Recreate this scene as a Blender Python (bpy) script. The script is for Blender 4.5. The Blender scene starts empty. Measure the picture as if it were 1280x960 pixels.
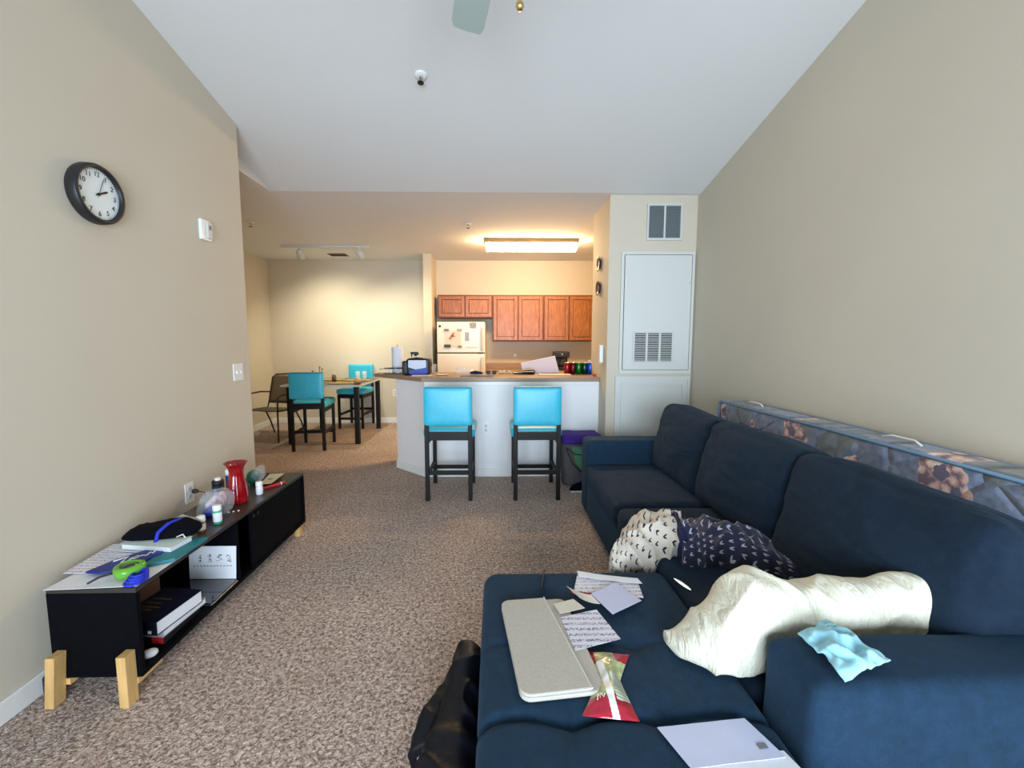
import bpy, bmesh, math, random
from mathutils import Vector, Matrix, noise
random.seed(7)
C = bpy.context.scene.collection
S = bpy.context.scene
R = math.radians
PI = math.pi

# ------------------------------------------------------------------ camera, world, lights, exposure
PITCH, YAW = R(5.6), R(1.05)
fw = Vector((math.sin(YAW)*math.cos(PITCH), math.cos(YAW)*math.cos(PITCH), -math.sin(PITCH)))
rt = Vector((math.cos(YAW), -math.sin(YAW), 0))
up = rt.cross(fw)
cd = bpy.data.cameras.new('camera'); cam = bpy.data.objects.new('camera', cd); C.objects.link(cam)
cam.matrix_world = Matrix(((rt.x, up.x, -fw.x, 0), (rt.y, up.y, -fw.y, 0), (rt.z, up.z, -fw.z, 1.36), (0, 0, 0, 1)))
cd.sensor_width = 36; cd.lens = 550/1280*36; cd.shift_x = 11/1280; cd.clip_start = .02
S.camera = cam

w = bpy.data.worlds.new('World'); S.world = w; w.use_nodes = True
w.node_tree.nodes['Background'].inputs[0].default_value = (.62, .8, 1, 1)
w.node_tree.nodes['Background'].inputs[1].default_value = 1.2

def area(name, loc, rot, sx, sy, power, col):
    d = bpy.data.lights.new(name, 'AREA'); d.shape = 'RECTANGLE'; d.size = sx; d.size_y = sy; d.energy = power; d.color = col
    o = bpy.data.objects.new(name, d); C.objects.link(o); o.location = loc; o.rotation_euler = rot; return o
# daylight entering through the sliding glass door behind the camera
dl = area('daylight', (.15, -1.95, 1.05), (R(95), 0, 0), 2.7, 2.0, 180, (.70, .84, 1)); dl.data.spread = R(115)
S.view_settings.view_transform = 'Standard'; S.view_settings.look = 'None'
S.view_settings.exposure = 0.0; S.view_settings.gamma = 1; S.view_settings.use_curve_mapping = False

# ------------------------------------------------------------------ materials
def srgb(r, g, b):
    return tuple(((c/255)/12.92 if c/255 <= .04045 else ((c/255+.055)/1.055)**2.4) for c in (r, g, b))
def mat(name, col, rough=.6, metal=0, var=None, bump=None, emit=None, trans=0, alpha=1, sheen=0, spec=.5, coat=0, stretch=None):
    m = bpy.data.materials.new(name); m.use_nodes = True
    nt = m.node_tree; N = nt.nodes; L = nt.links; b = N['Principled BSDF']
    b.inputs['Base Color'].default_value = (*col, 1); b.inputs['Roughness'].default_value = rough
    b.inputs['Metallic'].default_value = metal; b.inputs['Specular IOR Level'].default_value = spec
    b.inputs['Transmission Weight'].default_value = trans; b.inputs['Alpha'].default_value = alpha
    b.inputs['Sheen Weight'].default_value = sheen; b.inputs['Coat Weight'].default_value = coat
    if emit: b.inputs['Emission Color'].default_value = (*emit[0], 1); b.inputs['Emission Strength'].default_value = emit[1]
    tc = N.new('ShaderNodeTexCoord'); src = tc.outputs['Object']
    if stretch:
        mp = N.new('ShaderNodeMapping'); mp.inputs['Scale'].default_value = stretch; L.new(src, mp.inputs[0]); src = mp.outputs[0]
    if var:
        sc, amt = var[:2]
        n = N.new('ShaderNodeTexNoise'); n.inputs['Scale'].default_value = sc; n.inputs['Detail'].default_value = 4; L.new(src, n.inputs['Vector'])
        r = N.new('ShaderNodeValToRGB'); L.new(n.outputs[0], r.inputs[0])
        c2 = var[2] if len(var) > 2 else tuple(c*(1+amt) for c in col)
        r.color_ramp.elements[0].color = (*[c*(1-amt) for c in col], 1); r.color_ramp.elements[1].color = (*c2, 1)
        r.color_ramp.elements[0].position = .3; r.color_ramp.elements[1].position = .7
        L.new(r.outputs[0], b.inputs['Base Color'])
    if bump:
        n = N.new('ShaderNodeTexNoise'); n.inputs['Scale'].default_value = bump[0]; n.inputs['Detail'].default_value = 3; L.new(src, n.inputs['Vector'])
        bp = N.new('ShaderNodeBump'); bp.inputs['Strength'].default_value = bump[1]; bp.inputs['Distance'].default_value = bump[2] if len(bump) > 2 else .01
        L.new(n.outputs[0], bp.inputs['Height']); L.new(bp.outputs[0], b.inputs['Normal'])
    return m

class NB:  # small node expression builder
    def __init__(s, m): s.nt = m.node_tree; s.N = s.nt.nodes; s.L = s.nt.links; s.b = s.N['Principled BSDF']
    def m(s, op, *a, clamp=False):
        n = s.N.new('ShaderNodeMath'); n.operation = op; n.use_clamp = clamp
        for i, v in enumerate(a):
            if isinstance(v, (int, float)): n.inputs[i].default_value = v
            else: s.L.new(v, n.inputs[i])
        return n.outputs[0]
    def mix(s, f, a, b):
        n = s.N.new('ShaderNodeMix'); n.data_type = 'RGBA'
        for i, v in ((0, f), (6, a), (7, b)):
            if isinstance(v, (int, float)): n.inputs[i].default_value = v
            elif isinstance(v, tuple): n.inputs[i].default_value = (*v, 1)
            else: s.L.new(v, n.inputs[i])
        return n.outputs[2]
    def sep(s, out):
        n = s.N.new('ShaderNodeSeparateXYZ'); s.L.new(out, n.inputs[0]); return n.outputs
    def tex(s, kind, **k):
        n = s.N.new(kind)
        for a, v in k.items():
            if a in ('feature', 'distance'): setattr(n, a, v)
            elif a == 'vec': s.L.new(v, n.inputs['Vector'])
            else: n.inputs[a].default_value = v
        return n.outputs
    def coord(s, which='Object'): return s.N.new('ShaderNodeTexCoord').outputs[which]
    def ramp(s, f, stops):
        r = s.N.new('ShaderNodeValToRGB'); s.L.new(f, r.inputs[0]); e = r.color_ramp.elements
        while len(e) < len(stops): e.new(.5)
        for i, (p, c) in enumerate(stops): e[i].position = p; e[i].color = (*c, 1)
        return r.outputs[0]
    def bump(s, h, st, d=.01, nrm=None):
        n = s.N.new('ShaderNodeBump'); n.inputs['Strength'].default_value = st; n.inputs['Distance'].default_value = d
        s.L.new(h, n.inputs['Height'])
        if nrm: s.L.new(nrm, n.inputs['Normal'])
        s.L.new(n.outputs[0], s.b.inputs['Normal']); return n.outputs[0]

M = {}
M['wall'] = mat('wall_paint', srgb(206, 196, 177), .75, bump=(220, .12, .002), var=(1.5, .02))
M['wallw'] = mat('white_trim_paint', srgb(208, 210, 204), .45, bump=(300, .05, .002))
M['ceil'] = mat('ceiling_paint', srgb(226, 226, 224), .9, bump=(180, .2, .003))
M['trim'] = mat('baseboard_paint', srgb(234, 234, 230), .4)
M['wallk'] = mat('half_wall_paint', srgb(236, 236, 236), .7, bump=(220, .1, .002))
# carpet
M['carpet'] = m = mat('carpet_pile', (.3, .25, .2), .95, spec=.1)
b = NB(m); co = b.coord()
n1 = b.tex('ShaderNodeTexNoise', vec=co, Scale=75, Detail=3, Roughness=.6, Distortion=.8)[0]
n2 = b.tex('ShaderNodeTexNoise', vec=co, Scale=2.2, Detail=3)[0]
n3 = b.tex('ShaderNodeTexNoise', vec=co, Scale=190, Detail=2)[0]
c1 = b.ramp(n1, [(.36, srgb(134, 113, 101)), (.5, srgb(204, 182, 168)), (.64, srgb(248, 230, 218))])
c2 = b.mix(b.m('MULTIPLY', b.m('SUBTRACT', n2, .42, clamp=True), 2.2, clamp=True), c1, b.mix(.35, c1, srgb(160, 134, 110)))
b.L.new(c2, b.b.inputs['Base Color'])
b.bump(b.m('ADD', n1, b.m('MULTIPLY', n3, .4)), 1.0, .022)
# sofa
def navy(name, base):
    m = mat(name, base, .92, spec=.25)
    b = NB(m); co = b.coord()
    a = b.tex('ShaderNodeTexNoise', vec=co, Scale=28, Detail=6, Roughness=.7)[0]
    f = b.tex('ShaderNodeTexNoise', vec=co, Scale=420, Detail=2)[0]
    k = b.m('ADD', b.m('MULTIPLY', a, .6), b.m('MULTIPLY', f, .4))
    b.L.new(b.ramp(k, [(.32, tuple(c*.7 for c in base)), (.68, tuple(c*1.4 for c in base))]), b.b.inputs['Base Color'])
    if 'cushion' in name:
        mp = b.N.new('ShaderNodeMapping'); mp.inputs['Rotation'].default_value = (R(25), 0, 0); mp.inputs['Scale'].default_value = (1, .45, 1.5); b.L.new(co, mp.inputs[0])
        wv = b.tex('ShaderNodeTexNoise', vec=mp.outputs[0], Scale=4, Detail=1.5, Distortion=.5)[0]
        rg = b.m('ABSOLUTE', b.m('SUBTRACT', wv, .5))
        n0 = b.bump(b.m('MINIMUM', b.m('MULTIPLY', rg, 6), 1), .4, .02)
        b.bump(f, .25, .003, n0)
    else: b.bump(f, .25, .003)
    b.b.inputs['Sheen Weight'].default_value = .06; b.b.inputs['Sheen Tint'].default_value = (.35, .65, 1, 1)
    return m
M['navy'] = navy('navy_velour', srgb(22, 46, 66))
M['navyshade'] = navy('navy_velour_cushion', srgb(17, 33, 48))  # same velour, darkened: shade on the cushions put into the colour
M['black'] = mat('black_lacquered_wood', srgb(16, 14, 14), .5, spec=.3)
M['blackm'] = mat('black_satin', (.012, .012, .014), .45)
M['glossblack'] = mat('glossy_black', (.006, .008, .014), .08, coat=1)
M['bwood'] = mat('black_board', srgb(9, 10, 15), .5, var=(60, .2), stretch=(1, .1, 1), spec=.05)
M['topwood'] = mat('charcoal_board_top', srgb(50, 46, 43), .35, var=(30, .15), stretch=(1, .1, 1))
M['pine'] = mat('pine_wood', srgb(212, 170, 108), .55, var=(9, .16), stretch=(6, 6, .7), bump=(60, .1))
M['teal'] = mat('turquoise_vinyl', srgb(56, 184, 212), .38, var=(50, .06), bump=(250, .06, .002))
M['white'] = mat('white_plastic', srgb(236, 236, 232), .35)
M['paper'] = mat('white_paper', srgb(226, 228, 232), .8, bump=(20, .1))
M['paper2'] = mat('cream_paper', srgb(212, 206, 190), .8)
M['lilac'] = mat('pale_lilac_paper', srgb(196, 200, 224), .8)
M['greyfab'] = mat('oatmeal_felt', srgb(186, 180, 168), .95, var=(120, .07), bump=(400, .3, .002))
M['red'] = mat('red', srgb(190, 30, 40), .4)
M['blue'] = mat('royal_blue', srgb(24, 60, 170), .4)
M['dblue'] = mat('dark_blue_cloth', srgb(20, 26, 66), .9)
M['strapblue'] = mat('bright_blue_trim', srgb(30, 50, 190), .7)
M['green'] = mat('lime_green', srgb(96, 170, 60), .3)
M['dgreen'] = mat('green', srgb(30, 120, 60), .4)
M['tealcard'] = mat('teal_card', srgb(20, 120, 130), .5)
M['brownp'] = mat('kraft_brown', srgb(120, 78, 48), .6)
M['amber'] = mat('amber_plastic', srgb(170, 96, 40), .25, alpha=.85)
M['metal'] = mat('brushed_metal', (.55, .55, .55), .3, metal=1)
M['darkmetal'] = mat('dark_metal', (.06, .055, .05), .4, metal=.8)
M['brass'] = mat('brass', (.72, .52, .2), .25, metal=1)
M['blackcloth'] = mat('black_knit', srgb(9, 10, 18), .95, bump=(200, .3, .003), spec=.1)
M['nylon'] = mat('black_nylon', srgb(9, 11, 20), .5, bump=(30, .3, .01), spec=.3)
M['fridge'] = mat('bisque_enamel', srgb(226, 216, 200), .3, bump=(150, .1, .002))
M['fridgedark'] = mat('dark_gasket', srgb(70, 60, 52), .6)
M['counter'] = mat('laminate_counter', srgb(150, 122, 100), .4, var=(90, .12))
M['sling'] = mat('brown_sling_mesh', srgb(98, 84, 64), .85, var=(200, .15))
M['dbrown'] = mat('dark_brown_metal', srgb(36, 28, 24), .4)
M['vent'] = mat('grille_white', srgb(204, 206, 200), .5)
M['ventdark'] = mat('duct_dark', srgb(112, 120, 120), .8)
M['ventblack'] = mat('filter_dark', srgb(44, 44, 46), .9)
M['fan'] = mat('fan_blade_white', srgb(172, 186, 180), .5)
M['cloth'] = mat('pale_aqua_microfibre', srgb(150, 208, 222), .9, bump=(500, .2, .001), sheen=.3)
M['pillow'] = mat('ivory_sateen', srgb(222, 218, 196), .6, bump=(16, .6, .02))
b = NB(M['pillow']); mp = b.N.new('ShaderNodeMapping'); mp.inputs['Scale'].default_value = (3.2, .8, .9); mp.inputs['Rotation'].default_value = (0, R(12), 0); b.L.new(b.coord(), mp.inputs[0])
w1 = b.tex('ShaderNodeTexNoise', vec=mp.outputs[0], Scale=11, Detail=4, Roughness=.55, Distortion=.8)[0]
w2 = b.tex('ShaderNodeTexNoise', vec=b.coord(), Scale=5, Detail=3)[0]
b.bump(b.m('ADD', b.m('MINIMUM', b.m('MULTIPLY', b.m('ABSOLUTE', b.m('SUBTRACT', w1, .5)), 5), 1), b.m('MULTIPLY', w2, 1.6)), .32, .014)
M['tan'] = mat('tan_tag', srgb(196, 160, 110), .7)
M['ink'] = mat('black_ink', (.01, .01, .012), .6)
M['greyink'] = mat('grey_ink', (.18, .18, .2), .6)
# oak cabinets
M['oak'] = m = mat('oak_stained', srgb(168, 92, 44), .35)
b = NB(m); mp = b.N.new('ShaderNodeMapping'); mp.inputs['Scale'].default_value = (14, 14, 1.6); b.L.new(b.coord(), mp.inputs[0])
a = b.tex('ShaderNodeTexNoise', vec=mp.outputs[0], Scale=6, Detail=8, Roughness=.6, Distortion=.6)[0]
b.L.new(b.ramp(a, [(.3, srgb(112, 62, 28)), (.55, srgb(156, 96, 48)), (.75, srgb(178, 116, 62))]), b.b.inputs['Base Color']); b.bump(a, .1, .003)
M['oakshade'] = mat('oak_gap_shade', srgb(96, 50, 26), .5)  # darkened oak: shade between doors and in panel grooves put into the colour
# window glass
M['glass'] = m = bpy.data.materials.new('window_glass'); m.use_nodes = True; nt = m.node_tree; nt.nodes.clear()
o_ = nt.nodes.new('ShaderNodeOutputMaterial'); mx = nt.nodes.new('ShaderNodeMixShader'); tr = nt.nodes.new('ShaderNodeBsdfTransparent'); gl = nt.nodes.new('ShaderNodeBsdfGlossy')
gl.inputs['Roughness'].default_value = .02; mx.inputs[0].default_value = .08
nt.links.new(tr.outputs[0], mx.inputs[1]); nt.links.new(gl.outputs[0], mx.inputs[2]); nt.links.new(mx.outputs[0], o_.inputs[0])
def clearmat(name, col, fac, rough=.05):
    m = bpy.data.materials.new(name); m.use_nodes = True; nt = m.node_tree; N = nt.nodes
    b = N['Principled BSDF']; b.inputs['Base Color'].default_value = (*col, 1); b.inputs['Roughness'].default_value = rough; b.inputs['Alpha'].default_value = fac
    return m
M['tableglass'] = clearmat('tinted_glass', (.5, .6, .58), .35)
M['clear'] = clearmat('clear_plastic', (.8, .85, .92), .22, .12)
M['redglass'] = mat('red_glass', srgb(150, 6, 18), .08, alpha=.93, coat=.6)
# mattress ticking
M['mattress'] = m = mat('floral_damask', srgb(98, 112, 138), .8, sheen=.3)
b = NB(m); co = b.coord(); X_, Y_, Z_ = b.sep(co)
nz = b.tex('ShaderNodeTexNoise', vec=co, Scale=30, Detail=4)[0]
base = b.ramp(nz, [(.3, srgb(84, 98, 124)), (.7, srgb(134, 142, 158))])
nd = b.tex('ShaderNodeTexNoise', vec=co, Scale=16, Detail=3, Roughness=.65)[0]
nd2 = b.tex('ShaderNodeTexNoise', vec=co, Scale=5, Detail=2)[0]
vor = b.tex('ShaderNodeTexVoronoi', vec=co, Scale=26)[0]
grn = b.m('GREATER_THAN', nd2, .57)
base = b.mix(b.m('MULTIPLY', grn, .75), base, srgb(104, 108, 100))
for fy, fz, fr in [(1.53, .885, .085), (1.47, .83, .05), (2.33, .87, .075), (2.24, .85, .03), (3.06, .87, .05), (1.92, .79, .055), (1.25, .90, .03), (2.7, .84, .03), (1.35, .62, .09), (2.0, .5, .09), (2.75, .55, .09)]:
    dy = b.m('SUBTRACT', Y_, fy); dz = b.m('SUBTRACT', Z_, fz)
    d = b.m('SQRT', b.m('ADD', b.m('MULTIPLY', dy, dy), b.m('MULTIPLY', dz, dz)))
    ang = b.m('ARCTAN2', dz, dy); pet = b.m('MULTIPLY', b.m('ABSOLUTE', b.m('SINE', b.m('MULTIPLY', ang, 2.5))), .25)
    rr = b.m('MULTIPLY', b.m('ADD', b.m('ADD', .55, pet), b.m('MULTIPLY', nd, .6)), fr)
    inside = b.m('LESS_THAN', d, rr)
    core = b.m('LESS_THAN', d, b.m('MULTIPLY', rr, .35))
    fl = b.ramp(b.m('ADD', b.m('MULTIPLY', vor, .55), b.m('MULTIPLY', nd, 1.0)), [(.5, srgb(240, 214, 196)), (.75, srgb(220, 176, 160)), (.95, srgb(110, 84, 96))])
    fl = b.mix(core, fl, srgb(96, 84, 104))
    base = b.mix(inside, base, fl)
b.L.new(base, b.b.inputs['Base Color'])
# quilting seams: warped cells
wv = b.N.new('ShaderNodeCombineXYZ'); b.L.new(b.m('ADD', Y_, b.m('MULTIPLY', b.m('SINE', b.m('MULTIPLY', Z_, 14)), .05)), wv.inputs[0]); b.L.new(b.m('ADD', b.m('MULTIPLY', Z_, 1.2), b.m('MULTIPLY', b.m('SINE', b.m('MULTIPLY', Y_, 12)), .04)), wv.inputs[1])
q = b.tex('ShaderNodeTexVoronoi', feature='DISTANCE_TO_EDGE', vec=wv.outputs[0], Scale=4.2)[0]
qs = b.m('SINE', b.m('MULTIPLY', b.m('MINIMUM', b.m('MULTIPLY', q, 9), 1), PI/2))
b.bump(b.m('ADD', qs, b.m('MULTIPLY', nz, .1)), .8, .012)
M['piping'] = mat('slate_blue_piping', srgb(104, 134, 158), .6)
# leaf print
def leafprint(name, bg, fg, su, sv):
    m = mat(name, bg, .9, sheen=.2); b = NB(m); U, V, _ = b.sep(b.coord('UV'))
    u = b.m('MULTIPLY', U, su); v = b.m('MULTIPLY', V, sv)
    row = b.m('FLOOR', v)
    wn = b.N.new('ShaderNodeTexWhiteNoise'); wn.noise_dimensions = '2D'
    u2 = b.m('ADD', u, b.m('MULTIPLY', b.m('MODULO', row, 2), .5))
    cb = b.N.new('ShaderNodeCombineXYZ'); b.L.new(b.m('FLOOR', u2), cb.inputs[0]); b.L.new(row, cb.inputs[1]); b.L.new(cb.outputs[0], wn.inputs['Vector'])
    th = b.m('MULTIPLY', b.m('SUBTRACT', wn.outputs[0], .5), 1.6)
    x = b.m('SUBTRACT', b.m('FRACT', u2), .5); y = b.m('SUBTRACT', b.m('FRACT', v), .5)
    xr = b.m('SUBTRACT', b.m('MULTIPLY', x, b.m('COSINE', th)), b.m('MULTIPLY', y, b.m('SINE', th)))
    yr = b.m('ADD', b.m('MULTIPLY', x, b.m('SINE', th)), b.m('MULTIPLY', y, b.m('COSINE', th)))
    t = b.m('ADD', b.m('MULTIPLY', yr, 1.9), .5)           # 0..1 along the leaf
    off = b.m('ABSOLUTE', b.m('SUBTRACT', b.m('ABSOLUTE', xr), b.m('MULTIPLY', t, .19)))
    wd = b.m('MULTIPLY', b.m('SINE', b.m('MULTIPLY', b.m('MAXIMUM', b.m('MINIMUM', t, 1), 0), PI)), .085)
    mask = b.m('LESS_THAN', off, wd)
    b.L.new(b.mix(mask, bg, fg), b.b.inputs['Base Color'])
    b.bump(b.tex('ShaderNodeTexNoise', vec=b.coord(), Scale=25, Detail=3)[0], .3, .01)
    return m
M['leafw'] = leafprint('white_leaf_print', srgb(214, 204, 188), srgb(34, 34, 48), 13, 13)
M['leafn'] = leafprint('navy_leaf_print', srgb(34, 38, 66), srgb(186, 186, 200), 17, 14)
# handwriting / print lines on paper
def scribble(name, bg, fg, sc=90, axis=1, thr=.5):
    m = mat(name, bg, .8); b = NB(m); x = b.sep(b.coord()); co = b.coord()
    ln = b.m('GREATER_THAN', b.m('SINE', b.m('MULTIPLY', x[axis], sc*PI)), .1)
    mp = b.N.new('ShaderNodeMapping'); mp.inputs['Scale'].default_value = (1, .35, 1) if axis == 0 else (.6, 1, 1); b.L.new(co, mp.inputs[0])
    nn = b.m('GREATER_THAN', b.tex('ShaderNodeTexNoise', vec=mp.outputs[0], Scale=260, Detail=2)[0], thr)
    b.L.new(b.mix(b.m('MULTIPLY', ln, b.m('MULTIPLY', nn, .8)), bg, fg), b.b.inputs['Base Color'])
    return m
M['note'] = scribble('handwritten_note', srgb(220, 218, 226), srgb(70, 70, 120), 75, 1, .5)
M['print'] = scribble('printed_letter', srgb(226, 224, 232), srgb(130, 120, 140), 90, 1, .52)
M['pack'] = scribble('snack_panel', srgb(196, 204, 168), srgb(70, 80, 50), 60, 1, .48)
M['chips'] = mat('chip_bag_print', srgb(176, 22, 48), .22, var=(40, .2), coat=.5)
M['chipg'] = mat('chip_bag_green', srgb(176, 182, 130), .25, var=(60, .35), coat=.5)
M['plate'] = mat('brown_plate', srgb(70, 44, 34), .4, var=(50, .5))
M['candy'] = mat('pink_candy_wrap', srgb(224, 130, 150), .5, var=(60, .4, srgb(240, 236, 240)))
M['place'] = mat('striped_placemat', srgb(120, 96, 56), .8, var=(50, .3))
M['placed'] = mat('dark_brown_tabletop', srgb(62, 40, 30), .3, var=(12, .3), stretch=(1, 8, 1))
M['purple'] = mat('purple_cloth', srgb(56, 20, 128), .8, bump=(40, .2))
M['greytote'] = mat('grey_tote', srgb(88, 86, 88), .8, bump=(30, .3))
M['lime'] = mat('lime_print', srgb(120, 176, 40), .5, var=(14, .5, srgb(60, 140, 150)))
M['fluor'] = mat('light_diffuser', (1, .9, .7), .5, emit=((1, .67, .34), 74))
M['bulb'] = mat('spot_bulb', (1, .9, .7), .5, emit=((1, .9, .6), 3))

# ------------------------------------------------------------------ mesh helpers
class G:
    def __init__(s): s.bm = bmesh.new()
    def add(s, vs, fs, mi=0):
        v = [s.bm.verts.new(p) for p in vs]
        for f in fs:
            try: s.bm.faces.new([v[i] for i in f]).material_index = mi
            except ValueError: pass
        return s
    def box(s, x0, x1, y0, y1, z0, z1, T=None):
        p = [Vector((x, y, z)) for x in (x0, x1) for y in (y0, y1) for z in (z0, z1)]
        if T: p = [T @ q for q in p]
        return s.add(p, [(0, 1, 3, 2), (4, 6, 7, 5), (0, 4, 5, 1), (2, 3, 7, 6), (0, 2, 6, 4), (1, 5, 7, 3)])
    def prism(s, poly, z0, z1, T=None):
        n = len(poly); p = [Vector((x, y, z)) for z in (z0, z1) for x, y in poly]
        if T: p = [T @ q for q in p]
        return s.add(p, [tuple(range(n))[::-1], tuple(range(n, 2*n))] + [(i, (i+1) % n, n+(i+1) % n, n+i) for i in range(n)])
    def lathe(s, prof, cx=0, cy=0, cz=0, seg=28, T=None, flute=0, nf=12):
        vs = []; fs = []
        for r, z in prof:
            for k in range(seg):
                a = 2*PI*k/seg; rr = r*(1+flute*math.cos(a*nf)) if r > 0 else 1e-5
                vs.append(Vector((cx+rr*math.cos(a), cy+rr*math.sin(a), cz+z)))
        for i in range(len(prof)-1):
            for k in range(seg):
                k2 = (k+1) % seg; fs.append((i*seg+k, i*seg+k2, (i+1)*seg+k2, (i+1)*seg+k))
        if prof[0][0] > 0: fs.append(tuple(range(seg))[::-1])
        if prof[-1][0] > 0: fs.append(tuple(range((len(prof)-1)*seg, len(prof)*seg)))
        if T: vs = [T @ v for v in vs]
        return s.add(vs, fs)
    def tube(s, pts, r, seg=8, cap=True):
        pts = [Vector(p) for p in pts]; vs = []; fs = []; n = len(pts); prev = None
        for i, p in enumerate(pts):
            t = (pts[min(i+1, n-1)]-pts[max(i-1, 0)]).normalized()
            a = prev if prev else (Vector((0, 0, 1)) if abs(t.z) < .9 else Vector((1, 0, 0)))
            a = (a-t*a.dot(t)).normalized(); prev = a; b2 = t.cross(a)
            rr = r[i] if isinstance(r, (list, tuple)) else r
            for k in range(seg): th = 2*PI*k/seg; vs.append(p+a*rr*math.cos(th)+b2*rr*math.sin(th))
        for i in range(n-1):
            for k in range(seg): k2 = (k+1) % seg; fs.append((i*seg+k, i*seg+k2, (i+1)*seg+k2, (i+1)*seg+k))
        if cap: fs += [tuple(range(seg))[::-1], tuple(range((n-1)*seg, n*seg))]
        return s.add(vs, fs)
    def grid(s, nu, nv, fn, closed_u=False, thick=0):
        L_ = s.bm.loops.layers.uv.verify()
        V = [[s.bm.verts.new(fn(i/nu, j/nv)) for j in range(nv+1)] for i in range(nu+(0 if closed_u else 1))]
        for i in range(nu):
            for j in range(nv):
                i2 = (i+1) % len(V)
                try: f = s.bm.faces.new((V[i][j], V[i2][j], V[i2][j+1], V[i][j+1]))
                except ValueError: continue
                for lp, (a, c) in zip(f.loops, ((i, j), (i+1, j), (i+1, j+1), (i, j+1))): lp[L_].uv = (a/nu, c/nv)
        return s
    def obj(s, name, m, parent=None, smooth=False, bevel=0, solid=0, sub=0, fixn=True, bseg=2):
        if fixn: bmesh.ops.recalc_face_normals(s.bm, faces=s.bm.faces)
        me = bpy.data.meshes.new(name); s.bm.to_mesh(me); s.bm.free()
        for mm in (m if isinstance(m, list) else [m]): me.materials.append(mm)
        o = bpy.data.objects.new(name, me); C.objects.link(o)
        if smooth:
            for p in me.polygons: p.use_smooth = True
        if parent: o.parent = parent
        if solid: md = o.modifiers.new('solid', 'SOLIDIFY'); md.thickness = solid; md.offset = 0
        if bevel: md = o.modifiers.new('bevel', 'BEVEL'); md.width = bevel; md.segments = bseg; md.limit_method = 'ANGLE'; md.angle_limit = R(50)
        if sub: md = o.modifiers.new('sub', 'SUBSURF'); md.levels = md.render_levels = sub
        return o
def box(name, x0, x1, y0, y1, z0, z1, m, parent=None, bevel=0, T=None):
    return G().box(x0, x1, y0, y1, z0, z1, T).obj(name, m, parent, bevel=bevel)
def thing(name, label, cat, loc=(0, 0, 0), rz=0, group=None):
    o = bpy.data.objects.new(name, None); C.objects.link(o); o.empty_display_size = .1
    o.location = loc; o.rotation_euler = (0, 0, rz); return tag(o, label, cat, group)
def tag(o, label, cat, group=None, kind=None):
    o['label'] = label; o['category'] = cat
    if group: o['group'] = group
    if kind: o['kind'] = kind
    return o
def struct(o): o['kind'] = 'structure'; return o
def dup(root, loc, rz, label=None, group=None):
    r = root.copy(); C.objects.link(r); r.location = loc; r.rotation_euler = (0, 0, rz)
    if label: r['label'] = label
    if group: r['group'] = group
    for ch in list(root.children):
        c = ch.copy(); C.objects.link(c); c.parent = r
        for g in list(ch.children):
            d = g.copy(); C.objects.link(d); d.parent = c
    return r
def frame(o, x, y):
    x = Vector(x).normalized(); y = Vector(y).normalized(); z = x.cross(y); y = z.cross(x)
    return Matrix(((x.x, y.x, z.x, o[0]), (x.y, y.y, z.y, o[1]), (x.z, y.z, z.z, o[2]), (0, 0, 0, 1)))
def text_mesh(items, T):
    """items: (string, size, x, y) -> one bmesh in G, laid in T's xy plane"""
    g = G()
    for st, size, x, y, *rest in items:
        cu = bpy.data.curves.new('t', 'FONT'); cu.body = st; cu.size = size; cu.align_x = 'CENTER'; cu.align_y = 'CENTER'; cu.extrude = .0004
        if rest: cu.shear = rest[0]
        to = bpy.data.objects.new('t', cu); C.objects.link(to)
        dg = bpy.context.evaluated_depsgraph_get(); me = bpy.data.meshes.new_from_object(to.evaluated_get(dg))
        g.add([T @ Vector((v.co.x+x, v.co.y+y, v.co.z)) for v in me.vertices], [tuple(p.vertices) for p in me.polygons])
        bpy.data.objects.remove(to); bpy.data.curves.remove(cu); bpy.data.meshes.remove(me)
    return g
def cushion(name, m, parent, c, s, r=.06, bulge=(0, 0, 0), wr=0, seed=0, T=None, n=22, tuft=None, wfreq=5):
    """rounded padded block: centre c, size s"""
    bm = bmesh.new(); bmesh.ops.create_cube(bm, size=2)
    bmesh.ops.subdivide_edges(bm, edges=bm.edges[:], cuts=n, use_grid_fill=True)
    hx, hy, hz = s[0]/2, s[1]/2, s[2]/2
    for v in bm.verts:
        u = v.co.copy(); p = Vector((u.x*hx, u.y*hy, u.z*hz))
        q = Vector((max(-hx+r, min(hx-r, p.x)), max(-hy+r, min(hy-r, p.y)), max(-hz+r, min(hz-r, p.z))))
        d = p-q
        if d.length > 1e-6: p = q+d.normalized()*r
        p.x += bulge[0]*u.x*(1-u.y**2)*(1-u.z**2); p.y += bulge[1]*u.y*(1-u.x**2)*(1-u.z**2); p.z += bulge[2]*u.z*(1-u.x**2)*(1-u.y**2)
        w_ = p+Vector(c)
        if wr:
            k = noise.noise(Vector((w_.x*wfreq, w_.y*wfreq*.7, w_.z*wfreq*1.6))+Vector((seed, 0, 0)))
            k2 = 1-abs(noise.noise(Vector((w_.x*9, w_.y*4, w_.z*13))+Vector((seed*3, 5, 0))))*3
            p += p.normalized()*(k*wr+max(0, k2)*wr*.35)
        p += Vector(c)
        if tuft and u.z > .3: p.z -= tuft(p.x, p.y)
        v.co = T @ p if T else p
    g = G(); g.bm.free(); g.bm = bm
    return g.obj(name, m, parent, smooth=True)
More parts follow.
